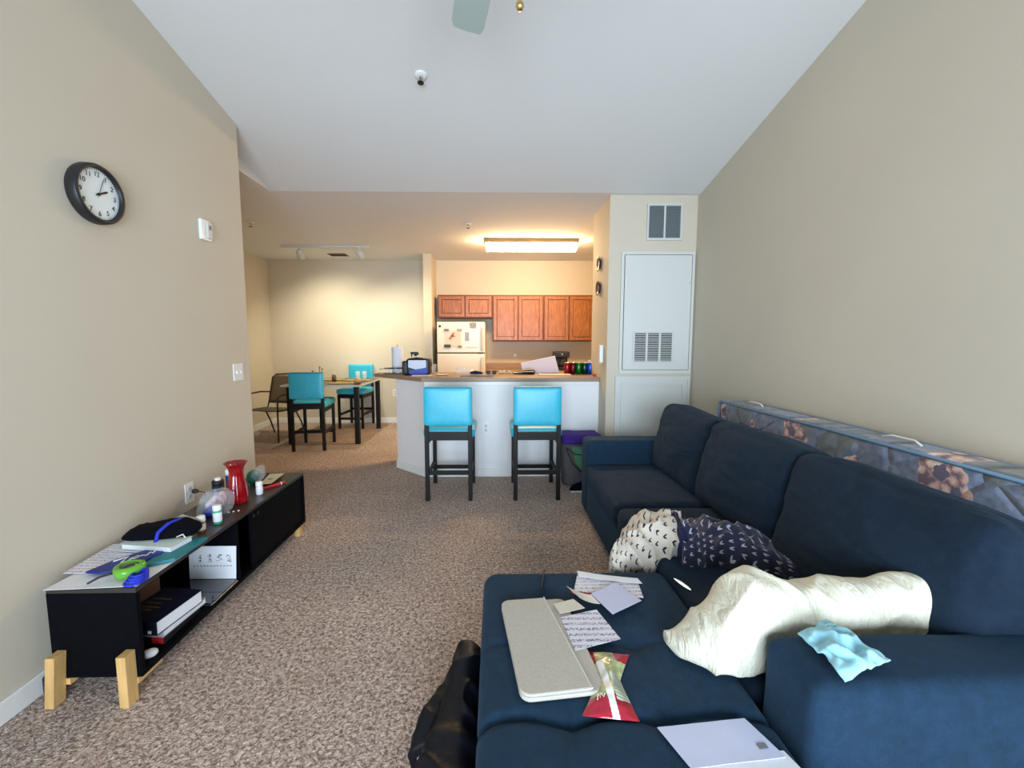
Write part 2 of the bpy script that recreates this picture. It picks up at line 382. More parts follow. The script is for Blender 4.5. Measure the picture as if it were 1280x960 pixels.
def lump(name, m, spine, parent=None, nu=40, nv=60, amp=.01, freq=8, seed=0, ridge=0, floor=None):
    """cloth/pillow body: spine = [(centre, half_a, half_b, axis_a, axis_b)]; closed tapering ends"""
    sp = [(Vector(c), a, b_, Vector(A).normalized(), Vector(B).normalized()) for c, a, b_, A, B in spine]
    n = len(sp)-1
    def at(t):
        x = t*n; i = min(int(x), n-1); f = x-i
        def cr(k):
            p0, p1, p2, p3 = sp[max(i-1, 0)][k], sp[i][k], sp[i+1][k], sp[min(i+2, n)][k]
            return .5*((2*p1)+(p2-p0)*f+(2*p0-5*p1+4*p2-p3)*f*f+(3*p1-p0-3*p2+p3)*f**3)
        return cr(0), max(cr(1), .001), max(cr(2), .001), cr(3).normalized(), cr(4).normalized()
    def fn(i, j):
        c, a, b_, A, B = at(j); th = 2*PI*i
        k = min(1, min(j, 1-j)*nv/3.0); k = math.sqrt(max(0, 1-(1-k)**2)) if k < 1 else 1
        ca, sa = math.cos(th), math.sin(th); e = .75
        ca = math.copysign(abs(ca)**e, ca); sa = math.copysign(abs(sa)**e, sa)
        p = c+A*(a*ca*k)+B*(b_*sa*k)
        nn = noise.noise(p*freq+Vector((seed, 0, 0)))*amp
        if ridge:
            q = 1-abs(noise.noise(Vector((p.x*freq*1.4, p.y*freq*1.4, p.z*freq*.8))+Vector((seed*2, 3, 1))))*2.2
            nn += ridge*max(0, q)**2
        dr = (A*ca+B*sa); p = p+dr.normalized()*nn*k
        if floor is not None and p.z < floor: p.z = floor
        return p
    g = G(); g.grid(nu, nv, fn, closed_u=True)
    return g.obj(name, m, parent, smooth=True)

# ------------------------------------------------------------------ setting
XL, XR, YC, YB, ZF = -1.762, 1.82, 4.05, 7.30, 2.655
K = .214
def slope(y): return ZF+K*(4.0-y)
YW = -1.7
struct(box('floor', -3.9, 2.6, YW-.1, YB+.12, -.1, 0, M['carpet']))
def wall(name, poly, axis, a0, a1, m):
    g = G(); n = len(poly)
    if axis == 'x': pts = [Vector((a, p[0], p[1])) for a in (a0, a1) for p in poly]
    else: pts = [Vector((p[0], a, p[1])) for a in (a0, a1) for p in poly]
    g.add(pts, [tuple(range(n)), tuple(range(n, 2*n))]+[(i, (i+1) % n, n+(i+1) % n, n+i) for i in range(n)])
    return struct(g.obj(name, m))
wall('wall_left', [(YW, 0), (3.19, 0), (3.19, slope(3.19)+.01), (YW, slope(YW)+.01)], 'x', XL-.12, XL, M['wall'])
wall('wall_right', [(YW, 0), (YC, 0), (YC, slope(YC)+.06), (YW, slope(YW)+.01)], 'x', XR, XR+.12, M['wall'])
# back wall (behind camera) with opening for sliding door
zt = slope(YW)+.02
struct(G().box(XL-.12, -1.2, YW-.12, YW, 0, zt).box(1.5, XR+.12, YW-.12, YW, 0, zt).box(-1.2, 1.5, YW-.12, YW, 2.08, zt).obj('wall_back', M['wall']))
d1 = struct(G().box(-1.2, 1.5, YW-.1, YW-.02, 0, .06).box(-1.2, 1.5, YW-.1, YW-.02, 2.02, 2.08).box(-1.2, -1.13, YW-.1, YW-.02, .06, 2.02).box(1.43, 1.5, YW-.1, YW-.02, .06, 2.02).box(.11, .19, YW-.1, YW-.02, .06, 2.02).obj('door_1', M['trim']))
box('door_glass', -1.13, 1.43, YW-.065, YW-.055, .06, 2.02, M['glass'], d1)
# sloped ceiling and flat ceiling
g = G(); pts = []
for z0 in (0, .1):
    for x, y in ((-1.95, 4.0), (XR+.12, 4.0), (XR+.12, YW-.12), (-1.95, YW-.12)): pts.append((x, y, slope(y)+z0))
g.add(pts, [(0, 1, 2, 3), (4, 5, 6, 7), (0, 1, 5, 4), (1, 2, 6, 5), (2, 3, 7, 6), (3, 0, 4, 7)])
struct(g.obj('ceiling_slope', M['ceil']))
g = G().box(-3.9, 2.6, 4.0, YB+.12, ZF, ZF+.1).box(-3.9, -1.95, 3.0, 4.0, ZF, ZF+.1)
struct(g.obj('ceiling_flat', M['ceil']))
wall('wall_bulkhead', [(3.0, ZF+.1), (4.0, ZF+.1), (4.0, slope(4)+.1), (3.0, slope(3.0)+.1)], 'x', -2.05, -1.95, M['ceil'])
struct(box('wall_dining_back', -3.78, -1.08, YB, YB+.12, 0, ZF, M['wall']))
struct(box('wall_kitchen_back', -.955, 2.4, YB, YB+.12, 0, ZF, M['wall']))
struct(box('wall_partition', -1.08, -.955, 6.75, YB+.12, 0, ZF, M['wall']))
struct(box('wall_dining_left', -3.78, -3.66, 3.07, YB, 0, ZF, M['wall']))
struct(box('wall_hall', -3.66, XL-.12, 3.07, 3.19, 0, ZF, M['wall']))
struct(box('wall_kitchen_right', 2.3, 2.42, 4.7, YB, 0, ZF, M['wall']))
struct(G().box(1.03, XR+.12, YC, 4.7, 0, ZF).box(XR+.12, 2.42, 4.58, 4.7, 0, ZF).obj('wall_closet', M['wall']))
# peninsula half wall: front, chamfer, return; its white face
hw = [(1.03, 4.33), (-.70, 4.33), (-1.05, 4.66), (-1.05, 5.0), (-.93, 5.0), (-.93, 4.71), (-.65, 4.45), (1.03, 4.45)]
struct(G().prism(hw[::-1], 0, .962).obj('wall_peninsula', M['wallk']))
bb = [(1.03, 4.316), (-.706, 4.316), (-1.064, 4.654), (-1.064, 5.0), (-1.05, 5.0), (-1.05, 4.66), (-.70, 4.33), (1.03, 4.33)]
struct(G().prism(bb[::-1], 0, .085).obj('baseboard_peninsula', M['trim'], bevel=.004))
struct(G().box(-.70, 1.03, 4.316, 4.33, .925, .962).obj('trim_1', M['trim'], bevel=.004))
def bbx(name, x0, x1, y0, y1): struct(box(name, x0, x1, y0, y1, 0, .085, M['trim'], bevel=.004))
bbx('baseboard_left', XL, XL+.013, YW, 3.19); bbx('baseboard_right', XR-.013, XR, YW, YC)
bbx('baseboard_dining', -3.66, -1.08, YB-.013, YB); bbx('baseboard_hall', -3.66, -3.647, 3.19, YB-.013)
bbx('baseboard_closet', 1.03, XR, YC-.013, YC); bbx('baseboard_partition', -1.093, -1.08, 6.75, YB-.013)
# lower closet panel with nested moulding
g = G().box(1.11, 1.80, YC-.012, YC, .085, 1.035)
g.box(1.11, 1.80, YC-.024, YC-.012, 1.0, 1.035).box(1.11, 1.14, YC-.024, YC-.012, .085, 1.0).box(1.165, 1.19, YC-.024, YC-.012, .12, .975).box(1.19, 1.76, YC-.024, YC-.012, .955, .975).box(1.735, 1.76, YC-.024, YC-.012, .12, .955).box(1.785, 1.80, YC-.024, YC-.012, .085, 1.0)
struct(g.obj('trim_2', M['wallw']))

# ------------------------------------------------------------------ closet access panel + vents
t = thing('access_panel', 'large flat white utility closet door panel with louvred return grille in its lower half', 'panel', (1.475, YC, 1.06))
f = lambda a: a-1.475
g = G().box(f(1.14), f(1.165), -.022, 0, 0, 1.10).box(f(1.785), f(1.805), -.022, 0, 0, 1.10).box(f(1.165), f(1.785), -.022, 0, 1.075, 1.10).box(f(1.165), f(1.785), -.022, 0, 0, .03)
g.obj('frame', M['wallw'], t)
box('panel', f(1.172), f(1.778), -.03, -.002, .037, 1.068, M['wallw'], t, bevel=.003)
g = G(); gx = [f(1.265), f(1.385), f(1.505), f(1.625)]
fr = G()
for x in gx: fr.box(x-.009, x+.009, -.04, -.03, .10, .385)
for x0_, x1_ in zip(gx, gx[1:]): fr.box(x0_+.009, x1_-.009, -.04, -.03, .10, .115).box(x0_+.009, x1_-.009, -.04, -.03, .37, .385)
gr = fr.obj('return_grille', M['vent'], t)
box('filter', gx[0], gx[3], -.0325, -.0302, .115, .37, M['ventblack'], gr)
g = G()
for k in range(15): z = .122+k*.0166; g.box(gx[0], gx[3], -.038, -.033, z, z+.0065)
g.obj('louvres', M['vent'], gr)
for x in (f(1.19), f(1.76)): G().lathe([(0, 0), (.006, 0), (.006, .004), (0, .005)], seg=10, T=frame((x, -.03, .82), (1, 0, 0), (0, 0, 1))).obj('screw', M['metal'], t)
t = thing('air_vent', 'white two-section air supply grille high on the closet wall by the ceiling', 'vent', (1.52, YC, 2.26))
g = G()
for x in (-.15, 0, .15): g.box(x-.008, x+.008, -.02, 0, 0, .32)
for x0_, x1_ in ((-.142, -.008), (.008, .142)): g.box(x0_, x1_, -.02, 0, 0, .02).box(x0_, x1_, -.02, 0, .30, .32)
g.obj('frame', M['vent'], t)
box('backing', -.145, .145, -.004, 0, .02, .30, M['ventdark'], t)
g = G()
for k in range(20): z = .025+k*.0138; g.box(-.145, .145, -.016, -.004, z, z+.004)
g.obj('louvres', M['ventdark'], t)

# ------------------------------------------------------------------ clock
t = thing('wall_clock', 'round black-rimmed wall clock with white face high on the left wall', 'clock', (XL, 2.025, 1.997))
T = frame((0, 0, 0), (0, 1, 0), (0, 0, 1))
G().lathe([(.112, 0), (.124, .002), (.127, .012), (.125, .04), (.120, .048), (.110, .048), (.106, .04), (.106, .02)], seg=64, T=T).obj('rim', M['blackm'], t, smooth=True)
G().lathe([(0, 0), (.108, 0), (.108, .03), (0, .03)], seg=64, T=T).obj('face', mat('clock_face', srgb(226, 232, 230), .5), t)
it = []
for h in range(1, 13): a = R(90-30*h); it.append((str(h), .029, .083*math.cos(a), .083*math.sin(a)))
for i_ in it: text_mesh([i_], T @ Matrix.Translation((0, 0, .0312))).obj('numeral', M['ink'], t)
g = G()
for k in range(60):
    a = 2*PI*k/60; Q = T @ Matrix.Rotation(a, 4, 'Z'); l = .005 if k % 5 else .008
    g.box(.104-l, .104, -.0007, .0007, .0302, .031, Q)
g.obj('minute_marks', M['ink'], t)
for nm, deg, l, wd, mt, z in (('hour_hand', 64, .055, .0045, M['ink'], .0325), ('minute_hand', 22, .085, .0022, M['greyink'], .034)):
    Q = T @ Matrix.Rotation(R(90-deg), 4, 'Z'); G().prism([(-.015, -wd*.6), (l*.8, -wd), (l, 0), (l*.8, wd), (-.015, wd*.6)], z, z+.001, Q).obj(nm, mt, t)
G().lathe([(0, .03), (.006, .03), (.006, .037), (0, .038)], seg=16, T=T).obj('hub', M['ink'], t)

# ------------------------------------------------------------------ wall plates
def plate(name, label, cat, T, w_=.07, h=.115, kind='outlet'):
    t = thing(name, label, cat); t.matrix_world = T
    G().box(-w_/2, w_/2, -h/2, h/2, 0, .006).obj('cover_plate', M['white'], t, bevel=.002)
    if kind == 'outlet':
        for dy in (-.022, .022):
            s_ = G().lathe([(0, 0), (.0165, 0), (.0165, .003), (0, .003)], cy=dy, cz=.006, seg=20).obj('socket', M['vent'], t)
            G().box(-.007, -.005, dy-.004, dy+.006, .009, .0095).box(.005, .007, dy-.004, dy+.006, .009, .0095).obj('slots', M['ink'], s_)
    else:
        n = 2
        for k in range(n): x = (k-.5)*.046; G().box(x-.005, x+.005, -.011, .011, .006, .010).box(x-.004, x+.004, -.008, .003, .010, .017).obj('toggle', M['white'], t)
    return t
plate('wall_outlet', 'white outlet low on the left wall just above the black media console', 'outlet', frame((XL, 2.49, .49), (0, 1, 0), (0, 0, 1)))
plate('wall_outlet', 'white outlet on the peninsula front between the two bar stools', 'outlet', frame((-.093, 4.33, .495), (1, 0, 0), (0, 0, 1)))
plate('wall_outlet', 'small outlet on the dining room back wall beside the peninsula', 'outlet', frame((-1.665, YB, .5), (1, 0, 0), (0, 0, 1)))
plate('light_switch', 'white double light switch plate near the end of the left wall', 'switch', frame((XL, 3.04, 1.147), (0, 1, 0), (0, 0, 1)), .115, .115, 'switch')
t = thing('thermostat', 'small white thermostat box on the left wall right of the clock', 'thermostat', (XL, 2.77, 1.965))
box('body', 0, .02, -.045, .045, 0, .12, M['white'], t, bevel=.004)
box('cover', .02, .032, -.005, .04, .012, .108, M['vent'], t, bevel=.003)
box('dial_window', .032, .0335, .008, .026, .065, .09, M['greyink'], t)
for z, lb in ((2.11, 'upper of the two small dark oval plates on the kitchen side wall'), (1.876, 'lower of the two small dark oval plates on the kitchen side wall')):
    t = thing('decorative_plate', lb, 'plate', (1.03, 4.38, z), 0, 'decorative plates beside the kitchen opening')
    Tp = frame((0, 0, 0), (0, -1, 0), (0, 0, 1))
    G().lathe([(0, .004), (.045, .002), (.058, .014), (.072, .02), (.07, .026), (.055, .02), (.04, .01), (0, .012)], seg=28, T=Tp).obj('plate_body', M['plate'], t, smooth=True)
    G().lathe([(0, .0125), (.026, .012), (.026, .014), (0, .0145)], seg=16, T=Tp).obj('centre_motif', mat('plate_motif', srgb(150, 120, 100), .5, var=(120, .6)), t)
t = thing('wall_phone', 'slim white intercom handset on the kitchen side wall above the bar top', 'intercom', (1.03, 4.20, 1.15))
box('handset', -.035, 0, -.022, .022, 0, .17, M['white'], t, bevel=.008)
G().tube([(-.02, 0, 0), (-.03, .03, -.03), (-.02, .07, -.02), (-.02, .08, .01)], .003).obj('cord', M['vent'], t, smooth=True)

# ------------------------------------------------------------------ ceiling fixtures
def sprinkler(label, loc, tilt=0):
    t = thing('sprinkler_head', label, 'sprinkler', loc, 0, 'ceiling sprinklers'); t.rotation_euler = (tilt, 0, 0)
    G().lathe([(0, 0), (.04, 0), (.038, -.006), (.02, -.010), (0, -.01)], seg=24).obj('escutcheon', M['white'], t, smooth=True)
    G().lathe([(.011, -.01), (.011, -.022), (.006, -.024)], seg=12).tube([(.011, 0, -.02), (.014, 0, -.035), (0, 0, -.048)], .0025).tube([(-.011, 0, -.02), (-.014, 0, -.035), (0, 0, -.048)], .0025).obj('frame', M['metal'], t)
    G().lathe([(0, -.048), (.019, -.049), (.019, -.051), (0, -.051)], seg=16).obj('deflector', M['darkmetal'], t)
sprinkler('white sprinkler head on the sloped ceiling left of the fan blade', (-.435, 2.767, slope(2.767)), -math.atan(K))
sprinkler('tiny sprinkler on the flat ceiling in front of the kitchen light', (-.298, 5.04, ZF))
sprinkler('tiny sprinkler on the flat ceiling near the end of the left wall', (-2.68, 5.02, ZF))
t = thing('ceiling_vent', 'dark slatted ceiling vent just behind the track light', 'vent', (-2.36, 6.83, ZF))
G().box(-.13, .13, -.09, -.075, -.012, 0).box(-.13, .13, .075, .09, -.012, 0).box(-.13, -.115, -.075, .075, -.012, 0).box(.115, .13, -.075, .075, -.012, 0).obj('frame', mat('vent_frame', srgb(120, 108, 84), .6), t)
g = G()
for k in range(8): y = -.07+k*.019; g.box(-.115, .115, y, y+.008, -.01, -.002)
g.obj('slats', mat('vent_slats', srgb(60, 52, 40), .7), t)
# track light
t = thing('track_light', 'white ceiling track light with two cylindrical spot heads over the dining table', 'light', (-2.32, 6.2, ZF))
box('track', -.60, .60, -.017, .017, -.03, 0, M['vent'], t, bevel=.003)
box('canopy', -.07, .07, -.04, .04, -.04, 0, M['vent'], t, bevel=.004)
for x, tx, ty in ((-.35, .05, .16), (.45, .22, .12)):
    ax = Vector((tx, ty, -.4)).normalized(); yv = Vector((0, 1, 0)); xv = yv.cross(-ax).normalized()
    base = Vector((x, 0, -.075))
    T = Matrix.Translation(base) @ ax.to_track_quat('Z', 'Y').to_matrix().to_4x4()
    h = G().lathe([(0, -.02), (.03, -.018), (.046, 0), (.048, .12), (.044, .12), (.042, .09), (0, .09)], seg=28, T=T).obj('spot_head', M['vent'], t, smooth=True)
    G().lathe([(0, .092), (.04, .092), (.036, .1), (0, .104)], seg=20, T=T).obj('bulb', M['bulb'], h)
    G().tube([(x, 0, -.03), (x, 0, -.06), tuple(base)], .007).obj('stem', M['vent'], t)
    ld = bpy.data.lights.new('spot_beam', 'SPOT'); ld.energy = 92; ld.color = (1, .94, .72); ld.spot_size = R(125); ld.spot_blend = 1; ld.shadow_soft_size = .04
    lo = bpy.data.objects.new('spot_beam', ld); C.objects.link(lo); lo.parent = t; lo.location = base+ax*.14
    lo.rotation_euler = Vector((ax.x*.6, ax.y*1.6, ax.z)).to_track_quat('-Z', 'Y').to_euler()
# kitchen light
t = thing('kitchen_ceiling_light', 'long glowing rectangular fluorescent light on the kitchen ceiling', 'light', (.47, 5.85, ZF))
box('base', -.60, .60, -.13, .13, -.05, 0, mat('fixture_base', srgb(150, 120, 70), .5), t, bevel=.004)
G().grid(40, 12, lambda u, v: Vector(((u-.5)*1.16, -.115*math.cos(v*PI), -.05-.085*math.sin(v*PI)**.35)), closed_u=False).box(-.58, -.575, -.11, .11, -.12, -.05).box(.575, .58, -.11, .11, -.12, -.05).obj('diffuser', M['fluor'], t, smooth=True)
G().tube([(-.09, -.1, -.14), (-.03, -.1, -.146), (.03, -.1, -.146), (.09, -.1, -.14)], .006).obj('clip', mat('clip_wood', srgb(190, 150, 90), .5), t)
# ceiling fan
FX, FY, FZ = .04, 1.12, 2.60
t = thing('ceiling_fan', 'white ceiling fan, one blade tip and its brass pull chain visible at the top edge', 'fan', (FX, FY, 0))
zc = slope(FY)
G().lathe([(.07, zc), (.075, zc-.05), (.02, zc-.08), (.012, zc-.09), (.012, FZ+.16), (.05, FZ+.15), (.11, FZ+.10), (.12, FZ), (.10, FZ-.03), (.05, FZ-.05), (.05, FZ-.09), (0, FZ-.1)], seg=36).obj('motor', M['fan'], t, smooth=True)
for k in range(5):
    T = Matrix.Rotation(R(101+72*k), 4, 'Z') @ Matrix.Translation((0, 0, FZ)) @ Matrix.Rotation(R(9), 4, 'X')
    G().prism([(.17, -.05), (.24, -.058), (.76, -.065), (.795, -.055), (.80, 0), (.795, .055), (.76, .065), (.24, .058), (.17, .05)], 0, .008, T).obj('blade', M['fan'], t, bevel=.002)
    G().prism([(.09, -.02), (.20, -.035), (.20, .035), (.09, .02)], -.006, 0, T).obj('blade_bracket', M['brass'], t)
px_, py_ = .062-FX, 1.16-FY
ch = G().tube([(px_, py_, FZ-.07), (px_, py_, 2.19)], .0016).obj('pull_chain', M['metal'], t)
G().lathe([(0, -.014), (.006, -.013), (.010, -.006), (.010, .002), (.006, .009), (0, .011)], px_, py_, 2.178, seg=18).obj('chain_knob', M['brass'], ch, smooth=True)

# ------------------------------------------------------------------ kitchen
def cabinet(label, x0, x1, z0, z1, ndoor, depth=.30):
    cx = (x0+x1)/2; W = (x1-x0)/2
    t = thing('wall_cabinet', label, 'cabinet', (cx, YB, z0), 0, 'oak wall cabinets over the kitchen counter')
    H_ = z1-z0
    G().box(-W, W, -depth, 0, 0, H_).obj('body', M['oakshade'], t, bevel=.002)  # body painted darker than the doors, so the gaps read as shade
    dw = (2*W-.016*(ndoor+1))/ndoor
    for k in range(ndoor):
        a = -W+.016+k*(dw+.016); yf = -depth
        g = G(); s_ = .05; zt_ = H_-.02; zb = .02
        g.box(a, a+s_, yf-.02, yf, zb, zt_).box(a+dw-s_, a+dw, yf-.02, yf, zb, zt_).box(a+s_, a+dw-s_, yf-.02, yf, zb, zb+s_).box(a+s_, a+dw-s_, yf-.02, yf, zt_-s_, zt_)
        d = g.obj('door', M['oak'], t, bevel=.003)
        G().box(a+s_, a+dw-s_, yf-.006, yf, zb+s_, zt_-s_).obj('door_panel', M['oakshade'], d); G().box(a+s_+.007, a+dw-s_-.007, yf-.014, yf-.006, zb+s_+.007, zt_-s_-.007).obj('raised_panel', M['oak'], d, bevel=.004)  # dark oak around the raised panel paints in the recess shade
    return t
cabinet('short double-door oak cabinet above the refrigerator', -.90, -.04, 1.715, 2.075, 2)
cabinet('tall double-door oak cabinet right of the refrigerator', -.04, .765, 1.35, 2.075, 2)
cabinet('tall double-door oak cabinet farthest right over the coffee maker', .765, 1.57, 1.35, 2.075, 2)
# fridge
t = thing('refrigerator', 'bisque top-freezer refrigerator with magnets and papers on its door', 'refrigerator', (-.505, 6.56, 0))
box('body', -.355, .355, .06, .72, .02, 1.64, M['fridge'], t, bevel=.01)
box('gasket', -.35, .35, .045, .06, .05, 1.63, M['fridgedark'], t)
fd = box('freezer_door', -.355, .355, 0, .045, 1.185, 1.64, M['fridge'], t, bevel=.012)
rd = box('fridge_door', -.355, .355, 0, .045, .06, 1.17, M['fridge'], t, bevel=.012)
box('handle', .295, .335, -.04, 0, 1.22, 1.56, mat('handle_beige', srgb(190, 176, 160), .4), fd, bevel=.01)
box('handle', .295, .335, -.04, 0, .7, 1.13, mat('handle_beige2', srgb(214, 200, 180), .4), rd, bevel=.01)
G().lathe([(0, 0), (.018, 0), (.018, .004), (0, .005)], seg=20, T=frame((-.31, 0, 1.575), (1, 0, 0), (0, 0, 1))).obj('badge', M['ink'], fd)
fx = lambda px: (px-619)/550*6.56+.505+.01
fz = lambda py: 1.36+(426-py)/550*6.56*.985
def mag(name, label, px0, px1, py0, py1, m, cat='magnet', k=0):
    o = box(name, fx(px0)-.505, fx(px1)-.505, 6.552-.002*k, 6.558-.002*k, fz(py1), fz(py0), m); return tag(o, label, cat)
mag('photo_magnet', 'dark square photo magnet at top right of the freezer door', 587, 595, 403, 410, mat('photo_dark', srgb(60, 44, 40), .4, var=(60, .6, srgb(180, 170, 150))))
mag('pinned_note', 'white notepaper pinned on the right of the freezer door', 582, 597, 414, 434, M['paper'], 'note')
mag('pinned_note', 'grey strip of paper overlapping the left edge of the white freezer note', 581, 586, 415, 426, mat('grey_note', srgb(150, 156, 166), .7), 'note', 1)
mag('child_drawing', 'pale drawing with red marks pinned in the middle of the freezer door', 556, 576, 413, 433, mat('drawing_paper', srgb(214, 202, 186), .8), 'drawing')
text = G().tube([(fx(562)-.505, 6.55, fz(424)), (fx(565)-.505, 6.549, fz(417)), (fx(567)-.505, 6.549, fz(416)), (fx(566)-.505, 6.549, fz(421)), (fx(563)-.505, 6.55, fz(424))], .0035).tube([(fx(561)-.505, 6.549, fz(423)), (fx(566)-.505, 6.549, fz(419)), (fx(563)-.505, 6.549, fz(421)), (fx(568)-.505, 6.549, fz(416))], .0045).tube([(fx(563)-.505, 6.549, fz(420)), (fx(569)-.505, 6.549, fz(420))], .0035)
dr = bpy.data.objects['child_drawing']; text.obj('red_scribble', M['red'], dr)
for nm, lb, a in (('magnet', 'small grey magnet at the drawing\'s top left corner', (555, 561, 411, 414)), ('magnet', 'small beige magnet at the drawing\'s top right corner', (571, 577, 411, 414)),
                  ('magnet', 'small dark green magnet at the drawing\'s bottom left corner', (555, 563, 430.5, 434.5)), ('magnet', 'small olive magnet at the drawing\'s bottom right corner', (572, 577, 432, 434.5))):
    c_ = {'grey': srgb(120, 116, 110), 'beige': srgb(160, 146, 124), 'dark': srgb(50, 70, 50), 'olive': srgb(120, 110, 70)}[lb.split()[1]]
    mag(nm, lb, *a, mat('magnet_col', c_, .5), k=2)
# back counter with base cabinets
t = thing('base_cabinet', 'oak base cabinet run under the back counter right of the refrigerator', 'cabinet', (1.1, YB-.006, 0))
box('body', -1.22, 1.15, -.58, 0, .1, .86, M['oak'], t)
box('toe_kick', -1.22, 1.15, -.52, 0, 0, .1, M['blackm'], t)
for k in range(4):
    a = -1.19+k*.585; d = G().box(a, a+.53, -.60, -.58, .13, .66).obj('door', M['oak'], t, bevel=.004); G().box(a, a+.53, -.60, -.58, .69, .84).obj('drawer', M['oak'], t, bevel=.004)
t = thing('back_counter', 'brown laminate countertop with low backsplash along the kitchen back wall', 'countertop', (1.1, YB-.006, .861))
box('slab', -1.24, 1.15, -.62, 0, 0, .04, M['counter'], t, bevel=.005)
box('backsplash', -1.24, 1.15, -.02, 0, .04, .14, M['counter'], t, bevel=.003)
t = thing('coffee_maker', 'black drip coffee maker on the back counter under the right cabinets', 'coffee maker', (1.04, 6.95, .902))
box('base', -.11, .11, -.14, .14, 0, .05, M['blackm'], t, bevel=.01)
box('column', -.11, .11, .03, .14, .05, .22, M['blackm'], t, bevel=.01)
box('reservoir', -.115, .115, -.14, .14, .2, .29, M['blackm'], t, bevel=.012)
G().lathe([(.05, 0), (.068, .02), (.07, .08), (.05, .12), (.052, .13)], 0, -.05, .055, seg=24).obj('carafe', M['glossblack'], t, smooth=True)
G().lathe([(0, 0), (.012, .001), (0, .003)], seg=12, T=frame((0, -.141, .25), (1, 0, 0), (0, 0, 1))).obj('badge', M['metal'], t)
t = thing('night_light', 'tiny white plug-in light on the kitchen back wall above the counter', 'night light', (.33, YB, 1.1))
box('plug', -.022, .022, -.03, 0, 0, .05, M['white'], t, bevel=.006)
G().tube([(0, -.015, .05), (0, -.01, .12)], .002).obj('cord', M['vent'], t)

# bar top
bt = [(1.028, 4.285), (-.72, 4.285), (-1.34, 4.88), (-1.34, 5.06), (1.028, 5.06)]
o = G().prism(bt[::-1], .963, 1.002).obj('bar_countertop', M['counter'], bevel=.006)
tag(o, 'brown laminate bar top with angled left end crowning the white peninsula', 'countertop')
ZB = 1.003
PB = lambda px, y=4.6: (px-619)/550*y*1.0+.01
# soda cans
def can(name, label, px, col, k=0):
    t = thing(name, label, 'can', (PB(px, 4.72), 4.72+k*.01, ZB), 0, 'row of soda cans at the right end of the bar')
    G().lathe([(.026, 0), (.033, .008), (.033, .112), (.028, .122)], seg=24).obj('can_body', mat('can_'+label.split()[0], col, .25, metal=.5, var=(40, .3)), t, smooth=True)
    G().lathe([(.028, .122), (.0285, .125), (.026, .122), (0, .121)], seg=24).obj('lid', M['metal'], t, smooth=True)
    G().prism([(-.008, -.004), (.008, -.006), (.008, .006), (-.008, .004)], .1225, .1235).obj('pull_tab', M['metal'], t)
    return t
for px, lb, c_ in ((708, 'red soda can leftmost of the row on the bar', (150, 10, 26)), (715.5, 'dark red soda can second from left on the bar', (90, 8, 18)), (722.7, 'green soda can in the middle of the row on the bar', (16, 110, 40)), (730, 'dark green soda can left of the blue can', (10, 60, 36)), (737.2, 'bright blue soda can rightmost of the row on the bar', (30, 80, 200))):
    o = can('soda_can', lb, px, srgb(*c_))
t = thing('spray_top_cap', 'white sports cap resting on the blue soda can', 'cap', (PB(737, 4.72), 4.76, ZB+.125))
G().lathe([(.012, 0), (.014, .005), (.008, .015), (.009, .022), (0, .024)], seg=14).obj('cap', M['white'], t, smooth=True)
o = lump('red_trinket', M['red'], [((.975, 4.36, ZB+.014), .013, .012, (0, 1, 0), (0, 0, 1)), ((.992, 4.36, ZB+.017), .018, .015, (0, 1, 0), (0, 0, 1)), ((1.012, 4.36, ZB+.012), .010, .011, (0, 1, 0), (0, 0, 1))], nu=14, nv=12, amp=.002, floor=ZB)
tag(o, 'small round dark red object at the far right end of the bar top', 'trinket')
# white board leaning
a0, a1 = Vector((PB(650, 4.9), 4.92, ZB)), Vector((PB(698, 4.9), 4.92, ZB))
g = G()
pb = [(PB(652, 4.93), ZB+.0), (PB(698, 4.93), ZB+.0), (PB(693, 4.93), ZB+.19), (PB(650, 4.93), ZB+.11)]
g.add([(x, 4.90+ (z-ZB)*.25, z) for x, z in pb]+[(x, 4.912+(z-ZB)*.25, z) for x, z in pb], [(0, 1, 2, 3), (4, 5, 6, 7), (0, 1, 5, 4), (1, 2, 6, 5), (2, 3, 7, 6), (3, 0, 4, 7)])
o = g.obj('white_folder', mat('pinkish_white', srgb(232, 214, 216), .4), bevel=.003); tag(o, 'large pinkish white folder standing tilted on the bar top before the coffee maker', 'folder')
o = box('flat_papers', PB(672, 4.6), PB(712, 4.6), 4.50, 4.66, ZB, ZB+.01, M['paper2'], bevel=.002); tag(o, 'flat pale sheet stack on the bar in front of the soda cans', 'papers')
t = thing('black_case', 'black zippered glasses-style case lying on the bar right of centre', 'case', (PB(654, 4.75), 4.72, ZB))
lump('case_body', M['blackm'], [((-.13, 0, .012), .03, .010, (0, 1, 0), (0, 0, 1)), ((-.05, 0, .022), .05, .02, (0, 1, 0), (0, 0, 1)), ((.05, 0, .03), .055, .028, (0, 1, 0), (0, 0, 1)), ((.12, 0, .025), .04, .024, (0, 1, 0), (0, 0, 1))], t, nu=20, nv=24, amp=.003, floor=0)
G().tube([(-.12, -.05, .02), (0, -.062, .03), (.1, -.055, .03)], .002).obj('zipper', M['metal'], t)
# towel roll
t = thing('paper_towel_roll', 'tall white paper towel roll at the left end of the bar top', 'paper towels', (PB(496.5, 4.92), 4.93, ZB))
G().lathe([(0, 0), (.07, 0), (.07, .012), (.012, .014)], seg=28).obj('holder', M['metal'], t)
G().lathe([(.018, .016), (.062, .016), (.064, .02), (.064, .28), (.062, .285), (.018, .285)], seg=36).obj('roll', M['paper'], t, smooth=True)
G().tube([(0, 0, .012), (0, 0, .315)], .006).obj('rod', M['metal'], t)
